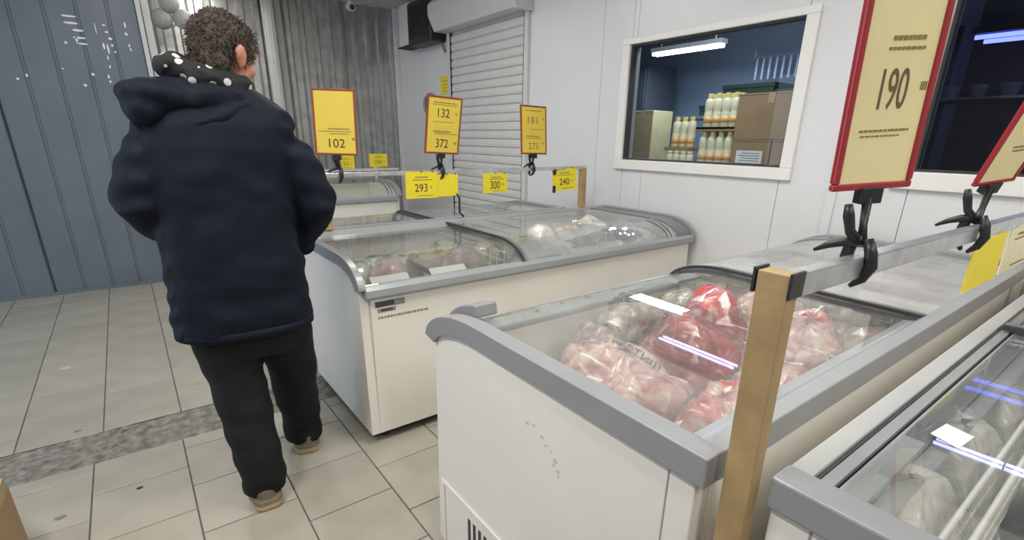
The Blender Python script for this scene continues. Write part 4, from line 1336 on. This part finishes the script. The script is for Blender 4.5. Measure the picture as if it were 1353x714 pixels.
def price_sign(P, yaw, tilt, roll, w, h, texts, lines, label, bar, red='sign_red', yel='sheet_yellow', fr=0.011, clip=1.0, group='framed price signs', crot=None):
    """P bottom centre of the frame; local sign frame x right, z up, -y towards the viewer"""
    r_, u_, n_ = basis(R(yaw), R(tilt), R(roll))
    M = Matrix(((r_.x, -n_.x, u_.x, P[0]), (r_.y, -n_.y, u_.y, P[1]), (r_.z, -n_.z, u_.z, P[2]), (0, 0, 0, 1)))
    root = empty('price_sign', bar, label, 'sign', group)
    f = MB()
    t = 0.006
    f.box(-w / 2, w / 2, -t, t, 0, fr).box(-w / 2, w / 2, -t, t, h - fr, h).box(-w / 2, -w / 2 + fr, -t, t, fr, h - fr).box(w / 2 - fr, w / 2, -t, t, fr, h - fr)
    build('frame', f.xf(M), red, root, bevel=0.003)
    sh = build('sheet', MB().box(-w / 2 + fr * .5, w / 2 - fr * .5, -0.003, 0.003, fr * .5, h - fr * .5).xf(M), yel, root)
    rnd = random.Random(len(label))
    for (tx, cx, cz, tw, th, m) in texts:
        mb = text_mb(tx, tw, th)
        mb.v = [Vector((v.x + cx, -0.0034 + v.y, v.z + cz)) for v in mb.v]
        build('digits', mb.xf(M), m, sh)
    ln = MB()
    for (cx, cz, lw, lh) in lines:
        dash_lines(ln, cx, cz, lw, lh, rnd)
    if lines:
        build('small_print', ln.xf(M), 'ink_soft', sh)['kind'] = 'stuff'
    # holder, stem and spring clamp down to the bar
    B = Vector(bar)
    k = clip
    top = M @ Vector((0, 0, 0))
    build('holder', MB().box(-0.022 * k, 0.022 * k, -0.011 * k, 0.011 * k, -0.026 * k, 0.004).xf(M), 'black_plastic', root, bevel=0.002)
    stem = MB()
    mid = top.lerp(B, 0.5) + Vector((0.0, 0, 0))
    stem.tube([top + (B - top) * 0.12, mid, B + Vector((0, 0, 0.03 * k))], [0.009 * k, 0.007 * k, 0.010 * k], 8)
    build('stem', stem, 'black_plastic', root, smooth=True)
    # clamp: two curved jaws gripping the bar and two levers
    Mc = Matrix.Translation(B) @ Matrix.Rotation(R(yaw * 0.6), 4, 'Z')
    Ml = Mc if crot is None else Matrix.Translation(B) @ Matrix.Rotation(R(crot), 4, 'Z')
    j1 = MB().tube([(-0.002, -0.012, 0.045), (0.0, -0.022, 0.02), (0.002, -0.027, -0.005), (-0.006, -0.020, -0.03), (-0.018, -0.008, -0.045)], [0.008, 0.011, 0.011, 0.009, 0.004], 8)
    j1.v = [v * k for v in j1.v]
    build('clamp_jaw', j1.xf(Mc), 'black_plastic', root, smooth=True)
    j2 = MB().tube([(-0.004, 0.010, 0.045), (0.0, 0.022, 0.02), (0.002, 0.027, -0.005), (-0.004, 0.020, -0.03), (-0.012, 0.008, -0.042)], [0.008, 0.011, 0.011, 0.009, 0.004], 8)
    j2.v = [v * k for v in j2.v]
    build('clamp_jaw', j2.xf(Mc), 'black_plastic', root, smooth=True)
    lv = MB().tube([(-0.004, 0.0, 0.035), (-0.022, -0.006, 0.055), (-0.030, -0.010, 0.085), (-0.034, -0.012, 0.105)], [0.009, 0.009, 0.010, 0.007], 8)
    lv.v = [v * k for v in lv.v]
    build('clamp_lever', lv.xf(Ml), 'black_plastic', root, smooth=True)
    lv = MB().tube([(0.0, 0.0, 0.040), (-0.03, 0.0, 0.034), (-0.052, 0.0, 0.026), (-0.075, 0.002, 0.012)], [0.010, 0.009, 0.007, 0.003], 8)
    lv.v = [v * k for v in lv.v]
    build('clamp_lever', lv.xf(Ml), 'black_plastic', root, smooth=True)
    return root


price_sign((0.942, 2.86, 1.300), -34, -2.8, -1.0, 0.228, 0.334, [('102', 0.005, 0.062, 0.085, 0.045, 'ink')],
           [(0.02, 0.135, 0.115, 0.006), (0.0, 0.122, 0.17, 0.004), (0.02, 0.110, 0.10, 0.004), (0.095, 0.085, 0.016, 0.014)], 'red-framed yellow sign reading 102 beside the person', (0.965, MY, 1.194), red='sign_red_far')
price_sign((1.586, 2.86, 1.303), 2.9, 7.3, -2.4, 0.243, 0.328, [('132', -0.005, 0.235, 0.082, 0.048, 'ink'), ('372', -0.005, 0.062, 0.088, 0.050, 'ink')],
           [(0.0, 0.292, 0.16, 0.006), (0.0, 0.280, 0.17, 0.004), (0.085, 0.235, 0.014, 0.014), (0.0, 0.185, 0.15, 0.003), (-0.01, 0.130, 0.12, 0.008), (0.02, 0.118, 0.16, 0.004), (0.09, 0.065, 0.02, 0.014)], 'tilted red-framed yellow sign with 132 above 372', (1.595, MY, 1.194), red='sign_red_far')
price_sign((2.319, 2.86, 1.295), 1.9, -4.9, -1.1, 0.233, 0.319, [('181', -0.01, 0.225, 0.085, 0.045, 'ink_soft'), ('275', -0.005, 0.055, 0.090, 0.044, 'ink_soft')],
           [(0.0, 0.285, 0.14, 0.005), (0.085, 0.235, 0.014, 0.012), (0.03, 0.165, 0.14, 0.003), (-0.01, 0.120, 0.12, 0.006), (0.0, 0.107, 0.15, 0.004), (0.08, 0.075, 0.02, 0.012)], 'smaller looking red-framed yellow sign with 181 above 275', (2.322, MY, 1.194), red='sign_red_far')
price_sign((0.985, 0.33, 1.328), -28.8, 2.1, 3.6, 0.142, 0.30, [('190', 0.002, 0.152, 0.046, 0.058, 'ink_mid')],
           [(0.012, 0.222, 0.055, 0.006), (0.010, 0.208, 0.06, 0.004), (0.0, 0.092, 0.085, 0.003), (-0.005, 0.084, 0.07, 0.002), (0.052, 0.155, 0.010, 0.012)], 'large near red-framed sign reading 190 above the near freezer', (0.955, 0.312, 1.213), yel='sheet_pale', fr=0.0115, clip=0.88, crot=-72)
price_sign((1.80, 0.33, 1.306), -24, 22, 8, 0.122, 0.23, [], [(0.012, 0.10, 0.05, 0.004), (0.012, 0.09, 0.04, 0.004)], 'red-framed leaning sign cut by the right edge of the view', (1.66, 0.312, 1.192), yel='sheet_pale', fr=0.010, clip=1.0, crot=-72)


def hang_label(P, yaw, tilt, roll, w, h, txt, m, label, yel='label_yellow', lines=True, tw=0.4, th=0.3, hook=None, group='yellow paper price labels'):
    r_, u_, n_ = basis(R(yaw), R(tilt), R(roll))
    M = Matrix(((r_.x, -n_.x, u_.x, P[0]), (r_.y, -n_.y, u_.y, P[1]), (r_.z, -n_.z, u_.z, P[2]), (0, 0, 0, 1)))
    root = empty('price_label', P, label, 'label', group)
    sh = build('sheet', MB().box(-w / 2, w / 2, -0.0015, 0.0015, 0, h).xf(M), yel, root)
    if txt:
        mb = text_mb(txt, w * tw, h * th)
        mb.v = [Vector((v.x - 0.004, -0.0022 + v.y, v.z + h * 0.40)) for v in mb.v]
        build('digits', mb.xf(M), m, sh)
    if lines:
        ln = MB()
        rnd = random.Random(len(label) * 3)
        for (cx, cz, lw, lh) in ((0.0, 0.80, 0.42, 0.045), (0.03, 0.70, 0.62, 0.03), (0.30, 0.42, 0.07, 0.08), (0.1, 0.10, 0.5, 0.025)):
            dash_lines(ln, cx * w, cz * h, lw * w, lh * h, rnd)
        ln.v = [v + Vector((0, 0.0012, 0)) for v in ln.v]
        build('small_print', ln.xf(M), 'ink_soft', sh)['kind'] = 'stuff'
    if hook:
        build('tie', MB().box(-0.004, 0.004, -0.003, 0.002, h - 0.004, h + hook).box(w * .35, w * .35 + 0.008, -0.003, 0.002, h - 0.004, h + hook).xf(M), 'black_plastic', root)
    return root


hang_label((1.443, 2.865, 1.042), -2.2, 0.9, -0.3, 0.208, 0.158, '293', 'ink', 'yellow paper label reading 293 hanging from the thin bar', hook=0.004)
hang_label((1.625, 2.872, 1.045), 0, 0, 0, 0.16, 0.135, '', 'ink', 'blank bright yellow label right behind the 293 label', lines=False, hook=0.004)
hang_label((1.997, 2.868, 1.048), 6.4, -0.5, -0.6, 0.215, 0.128, '300', 'ink', 'yellow label reading 300 in front of the shutter', hook=0.004, th=0.4)
hl = hang_label((2.635, 2.868, 1.036), -8.7, -2.2, 3.0, 0.216, 0.157, '240', 'ink', 'yellow label reading 240 beside the short wooden post', hook=0.004)
build('back_clip', MB().box(2.525, 2.545, 2.872, 2.884, 1.02, 1.07).box(2.525, 2.545, 2.872, 2.884, 1.15, 1.19), 'black_plastic', hl)
hang_label((1.82, 0.297, 1.035), -3, 0, 2, 0.25, 0.135, '', 'ink', 'plain yellow label hanging from the bar under the leaning sign', lines=False, group='yellow paper price labels')
hang_label((2.22, 0.297, 1.03), -3, 0, 2, 0.28, 0.145, '', 'ink', 'pale yellow label at the right edge under the bar', yel='sheet_pale', lines=True)
hang_label((1.93, 5.62, 1.06), 0, 0, 0, 0.21, 0.14, '150', 'ink_soft', 'small yellow label beside the 102 sign on the farthest freezer', hook=None)
hang_label((2.31, 5.62, 1.075), 0, 0, 0, 0.21, 0.14, '180', 'ink_soft', 'small yellow label in front of the ribbed metal wall, right one', hook=None)
fbar = empty('sign_bar', (2.0, 5.63, 1.05), 'pale bar along the top of the farthest freezer', 'bar')
build('square_tube', MB().box(0.9, 2.55, 5.622, 5.646, 1.035, 1.06), 'pale_trim', fbar)
for x in (0.95, 2.28):
    build('upright', MB().box(x - 0.012, x + 0.012, 5.625, 5.645, 0.93, 1.035), 'pale_trim', fbar)
build('label_wire', MB().box(2.25, 2.30, 5.623, 5.626, 1.06, 1.08).box(1.9, 1.95, 5.623, 5.626, 1.06, 1.07), 'pale_trim', fbar)

# cardboard box at the lower left
bx_ = empty('cardboard_box', (-0.75, 1.96, 0), 'open brown cardboard box on the floor at the lower left edge', 'box')
x0, x1, y0, y1, h = -0.96, -0.515, 1.74, 2.13, 0.27
build('box_walls', MB().box(x0, x1, y0, y0 + 0.006, 0, h).box(x0, x1, y1 - 0.006, y1, 0, h).box(x0, x0 + 0.006, y0 + .006, y1 - .006, 0, h).box(x1 - 0.006, x1, y0 + .006, y1 - .006, 0, h).box(x0 + .006, x1 - .006, y0 + .006, y1 - .006, 0, 0.006), 'cardboard', bx_)
for pts in ([(x1 - 0.006, y0, h), (x1, y0, h), (x1, y1, h), (x1 - 0.006, y1, h), (x1 + 0.012, y0 + 0.03, h + 0.075), (x1 + 0.018, y0 + 0.03, h + 0.075), (x1 + 0.018, y1 - 0.10, h + 0.085), (x1 + 0.012, y1 - 0.10, h + 0.085)],
            [(x0, y1 - 0.006, h), (x1 - 0.01, y1 - 0.006, h), (x1 - 0.01, y1, h), (x0, y1, h), (x0 + 0.03, y1 + 0.03, h + 0.07), (x1 - 0.06, y1 + 0.03, h + 0.10), (x1 - 0.06, y1 + 0.036, h + 0.10), (x0 + 0.03, y1 + 0.036, h + 0.07)]):
    build('flap', MB().hexa(pts), 'cardboard_pale', bx_)


# ------------------------------------------------------------------ the walking person
def union(name, mb, voxel, smooth=6, disp=None):
    me = D.meshes.new('tmp')
    me.from_pydata([tuple(v) for v in mb.v], [], mb.f)
    bm = bmesh.new()
    bm.from_mesh(me)
    bmesh.ops.recalc_face_normals(bm, faces=bm.faces)
    bm.to_mesh(me)
    bm.free()
    ob = D.objects.new('tmp', me)
    COL.objects.link(ob)
    rm = ob.modifiers.new('r', 'REMESH')
    rm.mode = 'VOXEL'
    rm.voxel_size = voxel
    if smooth:
        sm = ob.modifiers.new('s', 'SMOOTH')
        sm.factor = 0.5
        sm.iterations = smooth
    dg = bpy.context.evaluated_depsgraph_get()
    out = D.meshes.new_from_object(ob.evaluated_get(dg))
    D.objects.remove(ob)
    D.meshes.remove(me)
    out.name = name
    if disp:
        ns = [v.normal.copy() for v in out.vertices]
        for v, n in zip(out.vertices, ns):
            v.co += n * disp(v.co)
        out.update()
    return out


def ring(c, rx, ry, z, n=28, e=0.85, rot=0.0):
    out = []
    for k in range(n):
        a = 2 * math.pi * k / n
        x = math.copysign(abs(math.cos(a)) ** e, math.cos(a)) * rx
        y = math.copysign(abs(math.sin(a)) ** e, math.sin(a)) * ry
        out.append(Vector((c[0] + x * math.cos(rot) - y * math.sin(rot), c[1] + x * math.sin(rot) + y * math.cos(rot), z)))
    return out


def person():
    root = empty('person', (0.222, 2.068, 0), 'person in a dark navy hooded jacket and black trousers walking away between the freezers', 'person', rz=R(-6.15))
    hc = Vector((0.118, 0.0, 1.648))
    HR = Matrix.Rotation(R(-54), 3, 'Z') @ Matrix.Rotation(R(-14), 3, 'X')

    def H(x, y, z):
        return hc + HR @ Vector((x, y, z))
    # ---- body: one continuous figure
    b = MB()
    b.ell(H(0, 0.002, 0.022), (0.073, 0.092, 0.095), HR, 24, 16)
    b.ell(H(0, 0.026, -0.038), (0.056, 0.066, 0.072), HR, 20, 14)
    b.ell(H(0, 0.068, -0.085), (0.026, 0.022, 0.02), HR)
    b.tube([H(0, 0.085, 0.02), H(0, 0.106, -0.018), H(0, 0.100, -0.028)], [0.009, 0.014, 0.012], 10)
    for sx in (-1, 1):
        b.ell(H(0.013 * sx, 0.094, -0.027), (0.008, 0.008, 0.007), HR)
        b.ell(H(0.080 * sx, -0.004, -0.012), (0.010, 0.020, 0.036), HR)
        b.ell(H(0.088 * sx, -0.014, 0.000), (0.008, 0.020, 0.026), HR)
        b.ell(H(0.030 * sx, 0.078, 0.028), (0.024, 0.014, 0.008), HR)
        b.ell(H(0.036 * sx, 0.062, -0.030), (0.022, 0.02, 0.02), HR)
    b.ell(H(0, 0.088, -0.055), (0.024, 0.011, 0.010), HR)
    b.tube([(0.105, -0.005, 1.62), (0.085, -0.02, 1.54), (0.06, -0.01, 1.44)], [0.056, 0.058, 0.075], 16)
    b.loft([ring((0.05, 0), 0.14, 0.09, 0.80), ring((0.05, 0), 0.155, 0.10, 0.90), ring((0.05, 0), 0.14, 0.09, 1.08), ring((0.05, 0), 0.15, 0.095, 1.28), ring((0.055, 0), 0.135, 0.08, 1.40), ring((0.06, 0), 0.09, 0.07, 1.47)])
    arms = {-1: [(-0.112, 0.0, 1.41), (-0.205, -0.035, 1.19), (-0.125, 0.15, 1.045), (-0.085, 0.215, 1.02)],
            1: [(0.238, 0.0, 1.405), (0.352, -0.01, 1.16), (0.285, 0.13, 0.985), (0.235, 0.195, 0.955)]}
    for sx in (-1, 1):
        a = [Vector(p) for p in arms[sx]]
        b.tube([a[0], a[0].lerp(a[1], 0.5), a[1], a[1].lerp(a[2], 0.5), a[2]], [0.040, 0.042, 0.038, 0.034, 0.026], 14)
        # hand: palm, four fingers and a thumb, loosely curled in front of the belly
        d = (a[3] - a[2]).normalized()
        side = d.cross(Vector((0, 0, 1))).normalized()
        upv = side.cross(d).normalized()
        b.tube([a[2], a[2] + d * 0.045, a[2] + d * 0.085], [0.026, 0.034, 0.030], 12)
        inw = -side * (1 if sx > 0 else -1)
        for k, L in enumerate((0.066, 0.074, 0.069, 0.054)):
            bs = a[2] + d * 0.082 + upv * (0.027 - 0.018 * k)
            b.tube([bs - d * 0.02, bs + d * L * 0.45, bs + d * L * 0.72 + inw * 0.018, bs + d * L * 0.70 + inw * 0.040], [0.0095, 0.0092, 0.0085, 0.0072], 8)
        tb_ = a[2] + d * 0.035 + upv * 0.026
        b.tube([tb_, tb_ + upv * 0.026 + d * 0.022, tb_ + upv * 0.032 + d * 0.048 + inw * 0.012], [0.012, 0.0105, 0.008], 8)
    legs = {-1: [(-0.040, 0.0, 0.86), (-0.018, -0.025, 0.48), (0.012, -0.125, 0.09)], 1: [(0.155, 0.0, 0.86), (0.190, 0.10, 0.48), (0.210, 0.195, 0.09)]}
    for sx in (-1, 1):
        a = [Vector(p) for p in legs[sx]]
        b.tube([a[0], a[0].lerp(a[1], .5), a[1], a[1].lerp(a[2], .4), a[2]], [0.085, 0.072, 0.055, 0.052, 0.036], 16)
        b.ell((a[2].x, a[2].y + 0.06, 0.055), (0.036, 0.11, 0.03))
    link_mesh('body', union('body', b, 0.0068, 3), 'skin', root, smooth=True)
    for sx in (-1, 1):
        e = MB().ell(H(0.029 * sx, 0.080, 0.012), (0.012, 0.010, 0.009), HR, 14, 10)
        eo = build('eye', e, 'eye', root, smooth=True, local=True)
        build('iris', MB().ell(H(0.029 * sx, 0.087, 0.012), (0.0055, 0.004, 0.0055), HR, 12, 8), 'iris', eo, smooth=True, local=True)
        build('eyebrow', MB().tube([H(0.014 * sx, 0.094, 0.034), H(0.030 * sx, 0.092, 0.039), H(0.048 * sx, 0.078, 0.034)], [0.004, 0.005, 0.003], 6), 'hair', root, smooth=True, local=True)
    build('mouth', MB().tube([H(-0.022, 0.092, -0.056), H(0, 0.100, -0.055), H(0.022, 0.092, -0.056)], [0.002, 0.005, 0.002], 8), 'lip', root, smooth=True, local=True)

    # ---- hair: bushy, short over the nape, ears free
    hm = MB()
    hm.ell(H(0, -0.012, 0.040), (0.085, 0.100, 0.088), HR, 28, 18)
    hm.ell(H(0, -0.045, 0.012), (0.079, 0.066, 0.080), HR, 24, 16)
    hm.ell(H(0.02, -0.06, -0.045), (0.058, 0.040, 0.045), HR, 20, 12)
    hm.ell(H(-0.02, -0.06, -0.045), (0.058, 0.040, 0.045), HR, 20, 12)
    for sx in (-1, 1):
        hm.ell(H(0.070 * sx, 0.028, 0.022), (0.012, 0.020, 0.034), HR)

    def hd(co):
        q = co * 26
        return 0.006 * noise.noise(q * 0.8) + 0.004 * noise.noise(q * 2.2) + 0.002 * noise.noise(q * 6)
    hair = link_mesh('hair', union('hair', hm, 0.0055, 2, hd), 'hair', root, smooth=True)
    tf = MB()
    rnd = random.Random(5)
    vs = hair.data.vertices
    for k in range(3600):
        v = vs[rnd.randrange(len(vs))]
        lc = HR.inverted() @ (v.co - hc)
        if lc.y > 0.07 and lc.z < 0.05:
            continue
        if lc.z < -0.06:
            continue
        n = v.normal
        L = rnd.uniform(0.008, 0.020)
        side = Vector((rnd.uniform(-1, 1), rnd.uniform(-1, 1), rnd.uniform(-0.9, 0.5))) * 0.8
        p1 = v.co + n * L * 0.35 + side * L * 0.35
        p2 = v.co + n * L * 0.45 + side * L * 0.9 - Vector((0, 0, L * 0.3))
        tf.tube([v.co - n * 0.004, p1, p2], [0.0017, 0.0013, 0.0003], 3)
    o = build('hair_tufts', tf, 'hair', hair, local=True)
    o['kind'] = 'stuff'

    # ---- trousers
    t = MB()
    t.loft([ring((0.052, 0.0), 0.165, 0.125, 0.60), ring((0.052, 0.0), 0.180, 0.135, 0.72), ring((0.05, 0.0), 0.18, 0.13, 0.95)])
    for sx in (-1, 1):
        a = [Vector(p) for p in legs[sx]]
        foot = a[2] + Vector((0, 0.014, -0.046))
        hp = a[0] + Vector((0, 0, -0.12))
        t.tube([hp, hp.lerp(a[1], 0.5), a[1] + Vector((0, 0.0, 0)), a[1].lerp(a[2], .5), a[2] + Vector((0, 0.01, 0.04)), foot], [0.122, 0.112, 0.099, 0.090, 0.084, 0.082], 20)

    def td(co):
        low = max(0.0, 0.35 - co.z)
        return 0.009 * noise.noise(Vector((co.x * 8, co.y * 8, co.z * 13))) + 0.004 * low * 3 * noise.noise(Vector((co.x * 5, co.y * 5, co.z * 30)))
    link_mesh('trousers', union('trousers', t, 0.0095, 3, td), 'trousers', root, smooth=True)

    # ---- shoes
    for sx in (-1, 1):
        a = Vector(legs[sx][2])
        yaw = R(-6) if sx > 0 else R(4)
        Ms = Matrix.Translation((a.x, a.y - 0.068, 0)) @ Matrix.Rotation(yaw, 4, 'Z')
        rings = []
        out = [(-0.012, 0.012), (-0.006, 0.024), (0.006, 0.034), (0.03, 0.040), (0.08, 0.040), (0.15, 0.044), (0.21, 0.046), (0.25, 0.036), (0.272, 0.018)]

        def outline(grow, z, zt=None):
            L = [(-(w + grow), y) for y, w in out] + [((w + grow), y) for y, w in reversed(out)]
            return [Ms @ Vector((x, y + (grow if y > 0.1 else -grow), z)) for x, y in L]
        s = MB().loft([outline(0.010, 0.0), outline(0.015, 0.012), outline(0.012, 0.032)])
        so = build('shoe', s, 'shoe_sole', root, local=True)
        up = MB()
        up.ell(Ms @ Vector((0, 0.045, 0.055)), (0.044, 0.052, 0.055))
        up.ell(Ms @ Vector((0, 0.16, 0.040)), (0.043, 0.10, 0.038), Matrix.Rotation(yaw, 3, 'Z'))
        up.ell(Ms @ Vector((0, 0.09, 0.06)), (0.038, 0.07, 0.05), Matrix.Rotation(yaw, 3, 'Z'))
        up.loft([outline(-0.001, 0.029), outline(-0.003, 0.045)])
        link_mesh('shoe_upper', union('shoe_upper', up, 0.006, 3), 'shoe_upper', so, smooth=True)
        build('shoe_welt', MB().loft([outline(0.0145, 0.030), outline(0.012, 0.040)]), 'shoe_upper', so, local=True)

    # ---- jacket
    j = MB()
    j.loft([ring((0.048, -0.005), 0.238, 0.160, 0.712, 36, 0.8), ring((0.048, -0.005), 0.240, 0.165, 0.80, 36, 0.8), ring((0.046, -0.004), 0.226, 0.160, 0.95, 36, 0.8), ring((0.043, -0.004), 0.218, 0.155, 1.10, 36, 0.8),
            ring((0.042, -0.004), 0.218, 0.150, 1.25, 36, 0.82), ring((0.052, -0.008), 0.242, 0.145, 1.36, 36, 0.85), ring((0.062, -0.012), 0.248, 0.130, 1.43, 36, 0.9), ring((0.068, -0.014), 0.215, 0.114, 1.48, 36, 0.95), ring((0.074, -0.015), 0.150, 0.102, 1.525, 36, 1.0), ring((0.078, -0.012), 0.100, 0.095, 1.555, 36, 1.0)])
    for sx in (-1, 1):
        a = [Vector(p) for p in arms[sx]]
        sh_ = a[0] + Vector((0.05 * -sx, 0.0, -0.01))
        j.tube([sh_, a[0].lerp(a[1], 0.35), a[0].lerp(a[1], 0.75), a[1], a[1].lerp(a[2], 0.35), a[1].lerp(a[2], 0.75), a[2] + (a[3] - a[2]) * 0.1], [0.075, 0.086, 0.083, 0.080, 0.074, 0.066, 0.056], 20)

    def jd(co):
        f = 0.010 * noise.noise(Vector((co.x * 5 + 3, co.y * 5, co.z * 9)))
        f += 0.006 * noise.noise(Vector((co.x * 12, co.y * 12, co.z * 16 + 4)))
        arm = abs(co.x - 0.045) > 0.20
        if arm:
            f += 0.0035 * math.sin(co.z * 70 + co.y * 40 + 3 * noise.noise(co * 6))  # sleeve creases
        f += 0.003 * math.sin(co.x * 38 + 4 * noise.noise(co * 4)) * max(0, 1.05 - co.z) * 1.6
        return f
    jk = link_mesh('jacket', union('jacket', j, 0.0088, 9, jd), 'jacket', root, smooth=True)
    build('hem_band', MB().loft([ring((0.048, -0.005), 0.232, 0.158, 0.700, 40, 0.8), ring((0.048, -0.005), 0.239, 0.164, 0.704, 40, 0.8), ring((0.048, -0.005), 0.239, 0.164, 0.728, 40, 0.8), ring((0.048, -0.005), 0.232, 0.158, 0.732, 40, 0.8)]), 'jacket', jk, smooth=True, local=True)
    for sx in (-1, 1):
        a = [Vector(p) for p in arms[sx]]
        d = (a[3] - a[2]).normalized()
        build('cuff', MB().tube([a[2] - d * 0.03, a[2] - d * 0.01, a[2] + d * 0.022], [0.060, 0.061, 0.054], 18), 'jacket', jk, smooth=True, local=True)
    # hood lying over the left shoulder and around the nape
    h = MB()
    h.ell((-0.085, -0.050, 1.508), (0.115, 0.095, 0.058), Matrix.Rotation(R(8), 3, 'Y'), 24, 16)
    h.ell((-0.120, -0.060, 1.478), (0.072, 0.080, 0.060), Matrix.Rotation(R(-20), 3, 'Y'), 24, 16)
    h.ell((0.03, -0.100, 1.505), (0.120, 0.030, 0.042), Matrix.Rotation(R(-8), 3, 'Y'), 24, 16)
    h.tube([(-0.02, -0.128, 1.425), (0.07, -0.122, 1.450), (0.15, -0.095, 1.490), (0.21, -0.05, 1.505)], [0.016, 0.022, 0.020, 0.014], 14)
    h.tube([(-0.08, -0.07, 1.53), (0.04, -0.085, 1.540), (0.14, -0.065, 1.535), (0.195, -0.01, 1.510)], [0.040, 0.032, 0.028, 0.020], 16)

    def hdisp(co):
        return 0.010 * noise.noise(Vector((co.x * 9, co.y * 9, co.z * 14))) + 0.005 * noise.noise(co * 26)
    link_mesh('hood', union('hood', h, 0.0085, 3, hdisp), 'jacket_hood', jk, smooth=True)
    # dotted scarf round the neck
    s = MB()
    pts, rad = [], []
    for k in range(25):
        a = 2 * math.pi * k / 24
        pts.append((0.055 + 0.088 * math.cos(a) * 1.15, -0.005 + 0.082 * math.sin(a), 1.572 - 0.016 * math.cos(a) + 0.008 * math.sin(2 * a)))
        rad.append(0.034)
    s.tube(pts, rad, 14)
    s.ell((-0.035, -0.035, 1.598), (0.058, 0.06, 0.042))
    s.tube([(0.00, -0.085, 1.570), (0.08, -0.088, 1.570), (0.15, -0.055, 1.555), (0.17, 0.01, 1.54)], [0.032, 0.032, 0.030, 0.028], 12)

    def sd(co):
        return 0.007 * noise.noise(co * 22) + 0.004 * noise.noise(co * 50)
    link_mesh('scarf', union('scarf', s, 0.0065, 2, sd), 'scarf_dots', root, smooth=True)
    return root


person()
